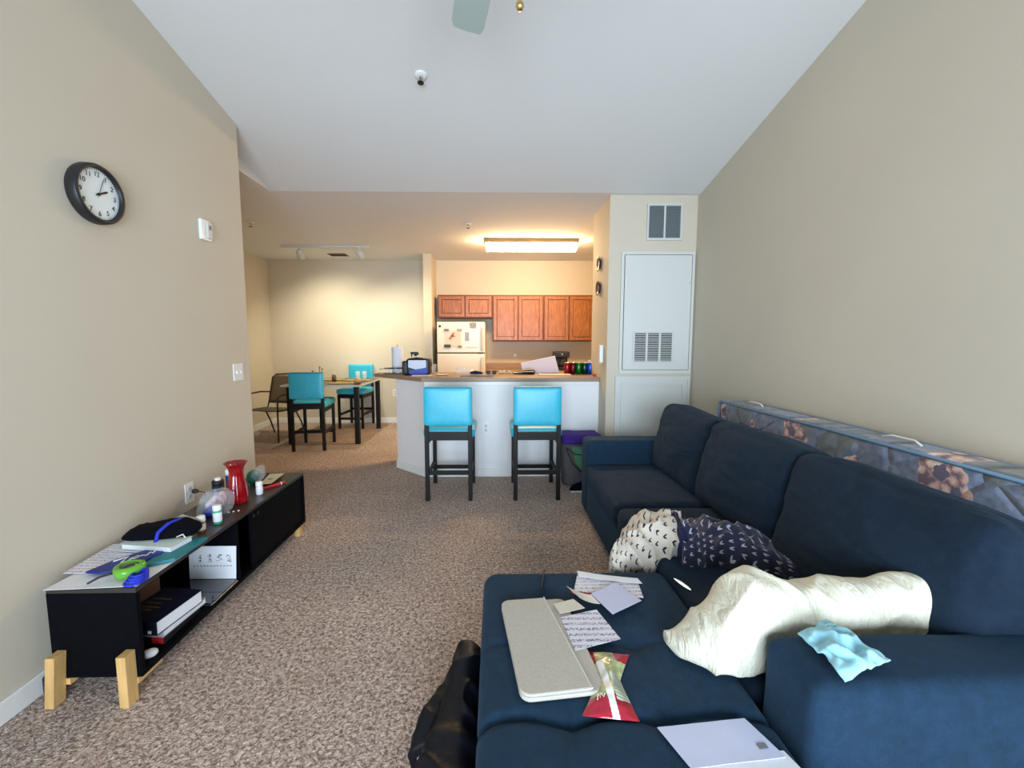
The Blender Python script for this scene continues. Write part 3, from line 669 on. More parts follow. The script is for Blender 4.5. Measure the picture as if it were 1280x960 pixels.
# lunch bag
t = thing('cooler_bag', 'black and royal blue bag with a big white label on the bar left end', 'bag', (PB(523, 4.72), 4.72, ZB))
cushion('bag_body', M['blackm'], t, (0, 0, .085), (.25, .17, .165), r=.02, wr=.006, n=14, wfreq=14)
cushion('side_pocket', M['blackm'], t, (-.135, -.02, .075), (.06, .14, .145), r=.018, wr=.005, n=10, wfreq=14)
g = G(); pp = [(-.095, .155), (.088, .155), (.09, .08), (-.01, .055), (-.098, .082)]
g.prism(pp, 0, .004, frame((0, -.092, 0), (1, 0, 0), (0, 0, 1))); lab = g.obj('label_panel', mat('bag_label', srgb(206, 216, 236), .5), t)
g = G(); g.prism([(-.08, .05), (.0, .06), (.095, .075), (.11, .02), (.08, .0), (-.05, .0), (-.09, .01)], 0, .006, frame((0, -.096, .002), (1, 0, 0), (0, 0, 1))); g.obj('front_pocket', M['blue'], t, bevel=.002)
G().tube([(-.1, -.06, .165), (0, -.07, .178), (.09, -.06, .165)], .008).obj('top_strap', M['blackm'], t, smooth=True)
# spray bottle behind
t = thing('spray_bottle', 'spray bottle with black trigger head standing behind the blue bag', 'bottle', (PB(518.5, 4.9), 4.92, ZB))
G().lathe([(.035, 0), (.038, .01), (.038, .12), (.028, .155), (.014, .175), (.014, .19)], seg=24).obj('bottle_body', M['clear'], t, smooth=True)
tr_ = G().box(-.055, .03, -.012, .012, .205, .235).box(-.014, .014, -.014, .014, .188, .206).box(-.048, -.038, -.01, .01, .175, .21).box(.01, .035, -.01, .01, .20, .225)
tr_.obj('trigger_head', M['blackm'], t, bevel=.005)
# wire rack with cups
t = thing('glass_rack', 'low clear rack of small jars at the far left end of the bar', 'rack', (PB(492, 4.8), 4.78, ZB))
G().tube([(-.1, -.05, .004), (.1, -.05, .004), (.1, .05, .004), (-.1, .05, .004), (-.1, -.05, .004)], .003).tube([(-.1, -.05, .06), (.1, -.05, .06), (.1, .05, .06), (-.1, .05, .06), (-.1, -.05, .06)], .003).tube([(-.12, 0, .05), (-.14, 0, .06), (-.15, 0, .04)], .003).obj('wire_frame', M['darkmetal'], t)
for k in range(4): 
    j = G().lathe([(.02, .004), (.021, .05), (.018, .055)], -.072+k*.048, 0, seg=14).obj('jar', M['clear'], t, smooth=True)
    G().lathe([(.0185, .055), (.0185, .07), (0, .071)], -.072+k*.048, 0, seg=14).obj('lid', M['blue'] if k % 2 else M['metal'], j)
# glass by bag
o = G().lathe([(.03, 0), (.033, .10), (.031, .10), (.028, .004)], PB(541, 4.9), 4.9, ZB, seg=20).obj('drinking_glass', M['clear'], smooth=True); tag(o, 'empty clear glass on the bar between the blue bag and refrigerator', 'glass')
# clutter sheets
def sheet(name, label, cat, cx, cy, w_, h, rz, m, z, curl=0, th=.0012, parent=None, amp=.0):
    T = Matrix.Translation((cx, cy, z)) @ Matrix.Rotation(rz, 4, 'Z')
    def fn(u, v):
        x, y = (u-.5)*w_, (v-.5)*h
        zz = curl*((2*abs(u-.5))**2+(2*abs(v-.5))**3)*.5+amp*abs(noise.noise(Vector((x*12+cx*9, y*12, cy*7))))
        return T @ Vector((x, y, zz))
    o = G().grid(14, 14, fn).obj(name, m, parent, solid=th)
    if label: tag(o, label, cat)
    return o
sheet('envelope', 'white envelope on the bar just right of the blue bag', 'envelope', PB(552, 4.6), 4.58, .11, .09, .1, M['paper'], ZB+.002, .01)
sheet('notepad', 'yellowish notepad lying in front of the blue bag', 'notepad', PB(527, 4.5), 4.47, .20, .08, 0, M['paper2'], ZB+.005, 0, .008)
sheet('magazine', 'dark flat magazine on the bar behind the left bar stool', 'magazine', PB(595, 4.5), 4.44, .33, .11, .02, mat('magazine', srgb(40, 40, 52), .3), ZB+.004, 0, .006)
o = lump('plastic_bag', M['clear'], [((PB(568, 4.7), 4.68, ZB+.02), .04, .02, (0, 1, 0), (0, 0, 1)), ((PB(573, 4.7), 4.7, ZB+.045), .07, .045, (0, 1, 0), (0, 0, 1)), ((PB(585, 4.7), 4.7, ZB+.03), .07, .03, (0, 1, 0), (0, 0, 1)), ((PB(597, 4.7), 4.68, ZB+.015), .04, .012, (0, 1, 0), (0, 0, 1))], nu=24, nv=24, amp=.012, freq=22, ridge=.01, floor=ZB)
tag(o, 'crumpled clear plastic bag on the bar in front of the refrigerator', 'plastic bag')
o = lump('cloth_pouch', M['dblue'], [((PB(586, 4.65), 4.6, ZB+.01+.012), .03, .01, (0, 1, 0), (0, 0, 1)), ((PB(594, 4.65), 4.6, ZB+.028), .04, .018, (0, 1, 0), (0, 0, 1)), ((PB(603, 4.65), 4.6, ZB+.02), .03, .01, (0, 1, 0), (0, 0, 1))], nu=18, nv=18, amp=.004, freq=20, floor=ZB+.009)
tag(o, 'small dark blue pouch lying on the bar right of the plastic bag', 'pouch')
t = thing('sunglasses', 'dark sunglasses folded on the bar between the pouch and snack pieces', 'sunglasses', (PB(613, 4.65), 4.62, ZB))
for s_ in (-.032, .032): G().lathe([(0, 0), (.024, 0), (.024, .004), (0, .004)], seg=18, T=frame((s_, 0, .026), (1, 0, 0), (0, .3, 1))).obj('lens', M['glossblack'], t)
G().tube([(-.06, .0, .04), (0, -.002, .036), (.06, 0, .04)], .003).tube([(-.06, 0, .04), (-.05, .06, .006), (.03, .06, .004)], .0025).tube([(.06, 0, .04), (.05, .07, .006), (-.03, .07, .004)], .0025).obj('frame', M['brownp'], t)
for k, (px, dy, lb) in enumerate(((624, 0, 'yellow wrapped snack leftmost of three on the bar'), (629, .05, 'yellow wrapped snack middle of three on the bar'), (635, .01, 'yellow wrapped snack rightmost of three on the bar'))):
    o = lump('snack_wrapper', mat('yellow_wrapper', srgb(226, 190, 110), .4, var=(80, .4, srgb(240, 232, 210))), [((PB(px-3, 4.75), 4.72+dy, ZB+.012), .015, .01, (0, 1, 0), (0, 0, 1)), ((PB(px, 4.75), 4.73+dy, ZB+.022), .024, .02, (0, 1, 0), (0, 0, 1)), ((PB(px+3, 4.75), 4.74+dy, ZB+.012), .015, .01, (0, 1, 0), (0, 0, 1))], nu=12, nv=12, amp=.006, freq=30, floor=ZB)
    tag(o, lb, 'snack', 'yellow snack wrappers on the bar')

# ------------------------------------------------------------------ stools
def make_stool(label):
    t = thing('bar_stool', label, 'stool')          # origin at floor centre; back at y=-.24, front +.25
    cushion('seat', M['teal'], t, (0, .02, .575), (.44, .47, .085), r=.03, bulge=(0, 0, .012), n=12)
    cushion('backrest', M['teal'], t, (0, -.245, .815), (.405, .05, .33), r=.018, bulge=(0, .008, 0), n=12, T=Matrix.Rotation(R(0), 4, 'X'))
    G().box(-.20, .20, -.275, -.268, .968, .975).obj('top_piping', mat('teal_piping', srgb(30, 110, 130), .5), t)
    for sx in (-1, 1):
        x0, x1 = sx*.165, sx*.20
        if x0 > x1: x0, x1 = x1, x0
        G().box(x0, x1, -.262, -.222, 0, .70).obj('leg', M['black'], t, bevel=.003)
        G().box(x0, x1, .215, .25, 0, .535).obj('leg', M['black'], t, bevel=.003)
        xs = sx*.182; G().box(xs-.011, xs+.011, -.222, .215, .20, .235).obj('stretcher', M['black'], t, bevel=.002)
    G().box(-.165, .165, -.255, -.235, .225, .262).obj('stretcher', M['black'], t, bevel=.002)
    G().box(-.165, .165, .222, .243, .14, .175).obj('stretcher', M['black'], t, bevel=.002)
    G().box(-.165, .165, -.258, -.236, .525, .595).box(-.165, .165, .222, .243, .475, .535).box(-.19, -.175, -.222, .215, .475, .535).box(.175, .19, -.222, .215, .475, .535).obj('apron', M['black'], t, bevel=.002)
    return t
st = make_stool('turquoise bar stool with black legs, left of the peninsula outlet'); st.location = (-.395, 3.905, 0); st['group'] = 'turquoise stools'
dup(st, (.355, 3.905, 0), 0, 'turquoise bar stool with black legs, right of the peninsula outlet by the sofa')
dup(st, (-2.33, 5.63, 0), R(6), 'turquoise stool with its back to the living room at the dining table')
dup(st, (-2.22, 7.02, 0), R(176), 'turquoise stool on the far side of the dining table facing the camera')

# ------------------------------------------------------------------ dining table
t = thing('dining_table', 'counter-height dining table with thick black legs and pale edge', 'table', (-2.27, 6.29, 0))
box('tabletop', -.50, .50, -.575, .58, .765, .785, M['placed'], t, bevel=.003)
G().box(-.51, .51, -.585, -.575, .765, .787).box(-.51, .51, .58, .59, .765, .787).box(-.51, -.50, -.575, .58, .765, .787).box(.50, .51, -.575, .58, .765, .787).obj('edge_trim', mat('pale_edge', srgb(200, 200, 190), .3), t)
for x in (-.45, .42):
    for y in (-.55, .49): G().box(x, x+.06, y, y+.06, 0, .765).obj('leg', M['black'], t, bevel=.003)
ZT = .787
for k, (x, y, rz, lb) in enumerate(((-2.05, 6.02, .12, 'striped placemat nearest the camera on the dining table'), (-2.0, 6.45, -.08, 'striped placemat on the right side of the dining table near the far stool'), (-2.45, 6.55, .05, 'striped placemat at the far left of the dining table'))):
    sheet('placemat', lb, 'placemat', x, y, .40, .28, rz, mat('placemat_stripe%d' % k, srgb(150, 126, 76), .8, var=(22, .45), stretch=(8, .6, 1)), ZT+.003, 0, .004)['group'] = 'placemats'
t = thing('utensil_caddy', 'small caddy of upright utensils at the left of the dining table', 'utensil holder', (-2.52, 6.3, ZT))
G().lathe([(.05, 0), (.055, .08), (.052, .08), (.046, .004)], seg=20).obj('cup', mat('caddy', srgb(190, 186, 170), .4), t, smooth=True)
for k in range(6):
    a = k*1.05; p = Vector((.03*math.cos(a), .03*math.sin(a), .01)); q_ = Vector((.085*math.cos(a), .05*math.sin(a), .15+.03*(k % 3)))
    G().tube([p, p.lerp(q_, .8), q_], [.003, .004, .009]).obj('utensil', M['ink'] if k % 2 else M['white'], t)
for x, y, lb, hh, mm in ((-2.28, 6.25, 'small brown shaker jar at the centre of the dining table', .11, M['brownp']),):
    t = thing('shaker', lb, 'shaker', (x, y, ZT))
    G().lathe([(.03, 0), (.03, hh*.7), (.02, hh*.8)], seg=18).obj('jar', mm, t, smooth=True); G().lathe([(.022, hh*.8), (.022, hh), (0, hh+.005)], seg=18).obj('lid', M['metal'], t, smooth=True)
for x, lb in ((-2.06, 'left of two clear glasses on the dining table'), (-1.96, 'right of two clear glasses on the dining table')):
    o = G().lathe([(.03, 0), (.034, .12), (.032, .12), (.027, .005)], x, 6.62, ZT, seg=20).obj('drinking_glass', M['clear'], smooth=True); tag(o, lb, 'glass', 'glasses on the dining table')
o = lump('fruit_bowl_basket', mat('wicker', srgb(190, 160, 110), .7, var=(40, .4)), [((-1.90, 5.93, ZT+.03), .03, .02, (0, 1, 0), (0, 0, 1)), ((-1.86, 5.95, ZT+.045), .05, .04, (0, 1, 0), (0, 0, 1)), ((-1.81, 5.97, ZT+.03), .03, .02, (0, 1, 0), (0, 0, 1))], nu=16, nv=14, amp=.008, freq=25, floor=ZT)
tag(o, 'small tan crumpled bundle at the right corner of the dining table', 'bundle')
# patio armchair
t = thing('sling_armchair', 'brown mesh sling patio armchair left of the dining table', 'chair', (-3.10, 6.15, 0), R(-10))
def sling(x0, x1, p0, p1, sag):
    return lambda u, v: Vector((x0+(x1-x0)*u, p0[0]+(p1[0]-p0[0])*v, p0[1]+(p1[1]-p0[1])*v-sag*math.sin(PI*u)*math.sin(PI*v)))
G().grid(12, 12, sling(-.22, .22, (-.24, .42), (.2, .40), .03)).obj('seat', M['sling'], t, solid=.01, smooth=True)
G().grid(12, 12, sling(-.22, .22, (.22, .48), (.34, .86), 0)).obj('backrest', M['sling'], t, solid=.01, smooth=True)
for s_ in (-1, 1):
    x = s_*.24
    G().tube([(x, -.26, .42), (x, .2, .40), (x, .24, .5), (x, .34, .83), (x*.8, .355, .87)], .011).obj('side_frame', M['dbrown'], t, smooth=True)
    G().tube([(x, .28, .62), (x*1.12, .1, .64), (x*1.15, -.22, .63), (x*1.1, -.27, .6), (x*1.05, -.26, .42)], .011).obj('armrest', M['dbrown'], t, smooth=True)
    G().tube([(x, .12, .40), (x*1.02, .24, .22), (x*1.05, .34, 0)], .011).obj('leg', M['dbrown'], t, smooth=True)
    G().tube([(x*1.05, -.26, .44), (x*1.08, -.28, 0)], .011).obj('leg', M['dbrown'], t, smooth=True)
G().tube([(-.19, .355, .87), (0, .36, .88), (.19, .355, .87)], .011).tube([(-.24, .24, .47), (.24, .24, .47)], .010).obj('cross_rails', M['dbrown'], t, smooth=True)

# ------------------------------------------------------------------ sofa
t = thing('sectional_sofa', 'large navy blue sectional sofa with a tufted chaise ottoman toward the camera', 'sofa', (.7, 2.0, 0))
def P_(o):  # children are authored in world space
    o.matrix_parent_inverse = Matrix.Translation((-.7, -2.0, 0)); return o
SX0, SX1, SY0, SY1 = .70, 1.56, .87, 3.485
P_(cushion('base', M['navy'], t, ((SX0+SX1)/2, (1.05+3.30)/2, .165), (SX1-SX0, 2.30, .27), r=.025, n=16))
P_(cushion('backrest_frame', M['navy'], t, (1.49, (SY0+SY1)/2, .37), (.15, SY1-SY0-.06, .66), r=.035, n=16))
P_(cushion('arm', M['navy'], t, ((SX0+1.50)/2, .975, .31), (1.50-SX0, .20, .58), r=.035, bulge=(0, .004, .008), n=22, wr=.004))
P_(cushion('arm', M['navy'], t, ((SX0+1.50)/2, 3.385, .31), (1.50-SX0, .20, .58), r=.03, n=16, wr=.004))
for y0, y1, s_ in ((2.43, 3.28, 1), (1.09, 2.42, 4)):
    P_(cushion('seat_cushion', M['navyshade'], t, ((.69+1.36)/2, (y0+y1)/2, .35), (.67, y1-y0, .145), r=.045, bulge=(0, 0, .012), wr=.006, seed=s_, n=30))
for k, (y0, y1) in enumerate(((2.56, 3.29), (1.81, 2.56), (1.06, 1.82))):
    T = Matrix.Translation((1.29, (y0+y1)/2, .405)) @ Matrix.Rotation(R(13), 4, 'Y')
    P_(cushion('back_cushion', M['navyshade'], t, (0, 0, .235), (.23, y1-y0+.015, .49), r=.06, bulge=(.05, .004, .018), wr=.018, seed=11+k*5, T=T, n=34, wfreq=4))
# ottoman / chaise
def tuft(x, y):
    d = 0
    for tx in (.187, .425):
        for ty in (1.0, 1.275, 1.53, .72):
            r2 = ((x-tx)**2+(y-ty)**2); d += .014*math.exp(-r2/.0022)
    for tx in (.187, .425): d += .006*math.exp(-((x-tx)/.012)**2)*(.4 if y > 1.05 else .6)
    for ty, a in ((1.275, .006), (1.005, .020)): d += a*math.exp(-((y-ty-.007*math.sin(x*26))/.011)**2)
    return d
P_(cushion('chaise_base', M['navy'], t, (.325, 1.10, .17), (.72, 1.22, .30), r=.04, n=14))
P_(cushion('chaise_cushion', M['navy'], t, (.325, 1.10, .355), (.745, 1.26, .14), r=.055, bulge=(0, 0, .003), wr=.001, seed=3, n=110, tuft=tuft))
for x, y in ((.03, 1.66), (.03, .56), (.62, .56), (1.45, 3.42), (.76, 3.42), (1.45, .95)): P_(G().box(x-.03, x+.03, y-.03, y+.03, 0, .045).obj('foot', M['blackm'], t))

# ------------------------------------------------------------------ mattress
t = thing('mattress', 'blue floral quilted mattress standing on edge between the sofa and right wall', 'mattress', (1.70, 2.15, 0))
o = cushion('mattress_body', M['mattress'], t, (0, 0, .475), (.165, 1.96, .93), r=.028, bulge=(.006, 0, 0), n=30); 
# keep print placement in world terms
b = NB(M['mattress'])
for nd_ in list(b.N):
    if nd_.bl_idname == 'ShaderNodeTexCoord':
        mp = b.N.new('ShaderNodeMapping'); mp.inputs['Location'].default_value = (1.70, 2.15, 0)
        ls = [l for l in b.L if l.from_node == nd_]
        tg = [l.to_socket for l in ls]
        b.L.new(nd_.outputs['Object'], mp.inputs[0])
        for s_ in tg: b.L.new(mp.outputs[0], s_)
for x in (-.083, .083):
    G().tube([(x, -.955, .02), (x, -.97, .9), (x, -.955, .928), (x, 0, .933), (x, .955, .928), (x, .97, .9), (x, .955, .02)], .008).obj('piping', M['piping'], t, smooth=True)
for y in (-.38, .66):
    G().tube([(-.01, y-.09, .945), (0, y-.05, .958), (0, y+.05, .958), (-.01, y+.09, .945)], .004).obj('handle', M['white'], t, smooth=True)

# ------------------------------------------------------------------ things on the sofa
zs = .4305
# long pillow
A, B = (0, 1, 0), (0, 0, 1)
o = thing('body_pillow', 'long ivory body pillow draped over the chaise behind the sofa armrest', 'pillow', (.9, 1.17, 0))
sp = [((.515, 1.245, .462), .020, .016, A, B), ((.545, 1.21, .470), .045, .035, A, B), ((.61, 1.18, .508), .075, .075, A, B), ((.69, 1.175, .560), .085, .132, A, B), ((.80, 1.175, .555), .075, .122, A, B), ((.95, 1.185, .555), .068, .105, A, B), ((1.10, 1.19, .570), .062, .10, A, B), ((1.24, 1.185, .59), .058, .10, A, B), ((1.31, 1.18, .605), .05, .098, A, B)]
sp = [((c[0]-.9, c[1]-1.17, c[2]), a, b_, A_, B_) for c, a, b_, A_, B_ in sp]
lump('pillow_body', M['pillow'], sp, o, nu=120, nv=220, amp=.018, freq=7, ridge=.012, seed=4, floor=.428)
lump('case_corner', M['pillow'], [((-.30, .10, .60), .004, .003, A, B), ((-.325, .11, .615), .008, .005, A, B), ((-.35, .115, .63), .002, .002, A, B)], o, nu=10, nv=10, amp=0)
# leaf print bedding: cream side and navy side of one comforter
o = thing('leaf_print_comforter', 'crumpled reversible comforter, cream and navy leaf print, bunched on the sofa seat', 'comforter', (.85, 1.9, 0))
def loc(sp, ox, oy): return [((c[0]-ox, c[1]-oy, c[2]), a, b_, A_, B_) for c, a, b_, A_, B_ in sp]
D1, U1 = (.35, 1, 0), (0, 0, 1)
lump('cream_side', M['leafw'], loc([((.50, 1.84, .36), .05, .05, D1, U1), ((.56, 1.87, .385), .10, .09, D1, U1), ((.65, 1.92, .42), .13, .105, D1, U1), ((.75, 1.94, .455), .14, .10, D1, U1), ((.86, 1.94, .46), .13, .09, D1, U1)], .85, 1.9), o, nu=110, nv=110, amp=.03, freq=8, ridge=.035, seed=2)
lump('navy_side', M['leafn'], loc([((.82, 1.86, .455), .12, .085, D1, U1), ((.88, 1.85, .455), .13, .085, D1, U1), ((.94, 1.84, .47), .12, .08, D1, U1), ((1.02, 1.80, .475), .10, .075, D1, U1), ((1.10, 1.74, .47), .085, .065, D1, U1), ((1.17, 1.66, .46), .065, .05, D1, U1), ((1.23, 1.58, .45), .045, .035, D1, U1)], .85, 1.9), o, nu=110, nv=140, amp=.03, freq=9, ridge=.03, seed=9, floor=.42)
lump('navy_border', M['dblue'], loc([((.80, 1.76, .44), .012, .08, (1, 0, 0), U1), ((.805, 1.82, .475), .016, .075, (1, 0, 0), U1), ((.82, 1.90, .50), .016, .07, (1, 0, 0), U1), ((.85, 1.99, .50), .014, .06, (1, 0, 0), U1), ((.88, 2.05, .48), .01, .04, (1, 0, 0), U1)], .85, 1.9), o, nu=16, nv=40, amp=.014, freq=12)
# laptop sleeve
t = thing('laptop_sleeve', 'light grey felt laptop sleeve on the chaise with papers sticking out', 'laptop sleeve', (.155, 1.27, zs), R(6.5))
rr = []
for cx, cy, a0 in ((.085, .178, 0), (-.085, .178, 90), (-.085, -.185, 180), (.085, -.185, 270)):
    for k in range(6): a = R(a0+k*18); rr.append((cx+.03*math.cos(a), cy+.03*math.sin(a)))
G().prism(rr, 0, .014).obj('lower_panel', M['greyfab'], t, bevel=.005)
r2 = [(min(x, .055+(.03 if y < 0 else 0)) if x > .03 else x, y) for x, y in rr]
G().prism(rr[6:18]+[(.075, -.213), (.040, .206)], .0145, .023).obj('front_flap', M['greyfab'], t, bevel=.004)
G().tube([(.040, .206, .022), (.075, -.213, .022)], .003).obj('seam', mat('felt_seam', srgb(200, 196, 188), .9), t)
def paper(name, label, cat, pts, z, m, th=.0015, curl=0, group=None):
    """flat quad sheet with corners pts (x,y) at height z (per-corner z allowed)"""
    q = [Vector((p[0], p[1], p[2] if len(p) > 2 else z)) for p in pts]
    def fn(u, v):
        a = q[0].lerp(q[1], u); c = q[3].lerp(q[2], u); p = a.lerp(c, v)
        p.z += curl*((2*u-1)**2)+.0012*(1+noise.noise(p*14)); return p
    o = G().grid(12, 12, fn).obj(name, m, solid=th)
    return tag(o, label, cat, group)
paper('handwritten_note', 'handwritten note page tucked under the sleeve flap on the chaise', 'note', [(.215, 1.375), (.345, 1.415), (.385, 1.265), (.235, 1.215)], zs+.0145, M['note'], .001)
paper('folded_letter', 'folded grey paper tucked between the sleeve and handwritten note', 'letter', [(.20, 1.44), (.275, 1.47), (.305, 1.415), (.215, 1.385)], zs+.0205, M['paper2'], .001)
paper('opened_envelope', 'opened envelope with red edges on the chaise nearest the far edge', 'envelope', [(.325, 1.66), (.548, 1.605), (.535, 1.50), (.29, 1.545)], zs+.004, M['print'], .002)
paper('envelope_flap', 'long folded letter strip lying along the opened envelope top', 'letter', [(.325, 1.672), (.55, 1.613), (.556, 1.575), (.325, 1.63)], zs+.010, M['paper'], .001, .003)
paper('red_mailer', 'narrow red-edged mailer strip beneath the square letter', 'letter', [(.28, 1.55), (.52, 1.515), (.52, 1.485), (.29, 1.53)], zs+.001, M['red'], .001)
paper('square_letter', 'pale lilac square letter lying askew across the opened envelope', 'letter', [(.345, 1.505), (.455, 1.578), (.515, 1.46), (.392, 1.385)], zs+.017, M['lilac'], .001)
paper('receipt', 'small creased receipt pointing at the sleeve corner', 'receipt', [(.265, 1.56), (.345, 1.50), (.365, 1.445), (.30, 1.485)], zs+.010, M['paper2'], .001, .006)
t = thing('ballpoint_pen', 'slim black pen lying near the far edge of the chaise', 'pen', (.185, 1.628, zs+.008), R(79))
G().lathe([(.001, -.07), (.004, -.06), (.0045, .055), (.004, .068), (0, .07)], seg=12, T=Matrix.Rotation(R(90), 4, 'Y')).obj('barrel', M['ink'], t, smooth=True)
G().box(.02, .06, -.001, .001, .003, .006).obj('clip', M['darkmetal'], t)
# large envelope near the camera
paper('large_envelope', 'large pale lilac envelope with small square stamp mark at the near chaise edge', 'envelope', [(.388, .965), (.612, .987), (.648, .885), (.425, .862)], zs+.003, M['lilac'], .002)
G().box(0, .022, 0, .014, 0, .0005, frame((.60, .903, zs+.0062), (1, .1, 0), (-.1, 1, 0))).obj('stamp_mark', M['greyink'], bpy.data.objects['large_envelope'])
paper('letter_sheet', 'white letter under the large envelope at the near chaise edge', 'letter', [(.43, .90), (.655, .903), (.68, .80), (.45, .78)], zs+.0005, M['paper'], .001)
# chip bag
t = thing('chip_bag', 'crumpled red snack bag twisted in the middle on the chaise', 'snack bag', (.31, 1.11, zs))
def chip(side):
    def fn(u, v):
        w_ = .060+.045*abs(2*v-1)**1.2 if v < .5 else .060+.045*(2*v-1)
        w_ = [.115, .085, .052, .062, .088][min(4, int(v*4.999))] if False else .030+.036*(abs(v-.55)/.5)**1.1
        x = (u-.5)*2*w_; y = (v-.5)*.235
        ang = R(-8)
        bul = math.sin(PI*u)*math.sin(PI*v)**.5
        z = .022*bul*(1 if side else .05)+(.006*noise.noise(Vector((x*35, y*35, 2+side))) if side else 0)*bul+.001
        x += .02*(v-.5)
        return Vector((x*math.cos(ang)-y*math.sin(ang), x*math.sin(ang)+y*math.cos(ang), max(z, .0006)+(.0 if side else 0)))
    return fn
cb = G().grid(90, 110, chip(1)).grid(60, 60, chip(0)).obj('bag_film', [M['chips'], M['chipg'], M['white'], mat('nutrition_panel', srgb(206, 212, 186), .35)], t, smooth=True)
for p in cb.data.polygons:
    c_ = p.center; v_ = c_.y/.235+.5
    if .26 < v_ < .98 and c_.x > -.1: p.material_index = 1
    if v_ > .78 and (c_.x > .035 or c_.x < -.02): p.material_index = 0
    if abs(c_.x-(-.012+.0*(v_-.5))+.0) < .009 and v_ < .8: p.material_index = 2
    if .002 < c_.x < .042 and .20 < v_ < .55: p.material_index = 3
def chipT(x, y): return frame((x, y, .0262), (-1, -.1, 0), (.1, -1, 0))
def chip_z(x, y):
    v = min(1, max(0, y/.235+.5)); w_ = .030+.036*(abs(v-.55)/.5)**1.1; u = min(1, max(0, (x-.02*(v-.5))/(2*w_)+.5))
    return chip(1)(u, v)
def on_bag(g, up_=.0032):
    for vv in g.bm.verts: q_ = chip_z(vv.co.x, vv.co.y); vv.co = Vector((q_.x, q_.y, q_.z+up_+vv.co.z))
    return g
on_bag(text_mesh([('Nutrition Facts', .0065, 0, 0)], frame((.026, -.078, 0), (-1, 0, 0), (0, -1, 0)))).obj('panel_text', M['ink'], t)
g = G()
for k in range(9):
    for q in range(5): xa = .007+q*(.0072-.0003*k); g.box(xa, xa+.0062, -.0645+k*.0085, -.0630+k*.0085, 0, .0003)
on_bag(g).obj('panel_lines', M['ink'], t)
g = G().tube([(-.05, -.075, .018), (-.046, -.06, .022), (-.042, -.072, .021), (-.038, -.06, .023), (-.033, -.072, .023), (-.028, -.062, .024)], .0012); g.obj('script_logo', M['white'], t)
# microfibre cloth on arm
t = thing('microfibre_cloth', 'crumpled pale aqua cloth lying on the near sofa armrest', 'cloth')
cq = [Vector((.765, 1.035)), Vector((.885, 1.075)), Vector((.915, .935)), Vector((.768, .885))]
zarm = .617
def fc(u, v):
    p = cq[0].lerp(cq[1], u).lerp(cq[3].lerp(cq[2], u), v)
    z = zarm+.004+.030*max(0, 1-abs(noise.noise(Vector((p.x*17, p.y*17, 4))))*3.2)*math.sin(PI*u)**.6*math.sin(PI*v)**.6+.012*abs(noise.noise(Vector((p.x*30, p.y*30, 9))))
    if v < .2 and .55 < u < .8: z += .012
    e = noise.noise(Vector((u*4, v*4, 1)))*.012
    if p.y < .905: z -= (.905-p.y)*.5
    return Vector((p.x+e, p.y+e*.7, z))
fo = G().grid(48, 48, fc).obj('cloth_sheet', M['cloth'], t, smooth=True, solid=.002)

# ------------------------------------------------------------------ floor things
o = thing('black_jacket', 'black nylon jacket heaped on the carpet against the left side of the chaise', 'jacket', (-.158, 1.35, 0))
Aj, Bj = (1, 0, 0), (0, 0, 1)
lump('jacket_body', M['nylon'], [((.055, .28, .10), .03, .07, Aj, Bj), ((.05, .22, .11), .045, .11, Aj, Bj), ((.045, .08, .11), .052, .115, Aj, Bj), ((.03, -.05, .10), .065, .105, Aj, Bj), ((.01, -.20, .09), .08, .09, Aj, Bj), ((0, -.35, .07), .09, .07, Aj, Bj)], o, nu=80, nv=110, amp=.014, freq=9, ridge=.016, seed=6, floor=.005)
lump('sleeve', M['nylon'], [((.0, .14, .09), .03, .06, Aj, Bj), ((-.025, .05, .09), .04, .075, Aj, Bj), ((-.055, -.04, .075), .045, .07, Aj, Bj), ((-.07, -.10, .055), .035, .05, Aj, Bj)], o, nu=50, nv=50, amp=.010, freq=12, ridge=.010, seed=8, floor=.004)
G().tube([(-.075, -.15, .12), (-.06, -.148, .135), (-.045, -.142, .145)], .003).obj('reflective_tab', mat('silver_tab', (.5, .52, .55), .3), o)
# tote
t = thing('shopping_tote', 'grey reusable tote with lime green print standing between right stool and sofa', 'bag', (.80, 4.12, 0))
def tote(u, v):
    th = 2*PI*u; a = .155+.02*v; b_ = .10
    c_, s_ = math.cos(th), math.sin(th)
    x = a*math.copysign(abs(c_)**.45, c_); y = b_*math.copysign(abs(s_)**.45, s_)
    return Vector((x*(1+.05*noise.noise(Vector((c_*2, s_*2, v*3)))), y*(1+.12*noise.noise(Vector((c_*3, s_*3, v*4+3)))), .003+v*.40))
G().grid(48, 20, tote, closed_u=True).obj('bag_sides', M['greytote'], t, smooth=True, solid=.003)
G().box(-.14, .14, -.09, .09, .002, .006).obj('bag_bottom', M['greytote'], t)
G().prism([(-.09, .38), (.12, .38), (.13, .20), (.02, .14), (-.05, .22)], 0, .004, frame((0, -.112, 0), (1, 0, 0), (0, 0, 1))).obj('printed_panel', M['lime'], t)
G().tube([(-.14, -.118, .36), (-.08, -.122, .22), (.0, -.124, .14), (.1, -.122, .12)], .005).tube([(-.14, -.118, .37), (-.06, -.122, .31), (.04, -.124, .30), (.12, -.12, .33)], .005).obj('strap', M['ink'], t, smooth=True)
o = cushion('purple_cloth', M['purple'], None, (.80, 4.11, .447), (.37, .27, .085), r=.02, wr=.01, n=20, wfreq=9)
tag(o, 'folded purple fabric on top of the grey tote', 'cloth')
o = lump('black_shoe', M['blackcloth'], [((.67, 3.86, .02), .012, .012, A, B), ((.72, 3.87, .035), .035, .03, A, B), ((.80, 3.88, .045), .04, .04, A, B), ((.90, 3.88, .05), .04, .045, A, B)], nu=20, nv=24, amp=.003, floor=.012)
tag(o, 'black shoe toe poking out behind the far sofa armrest', 'shoe')
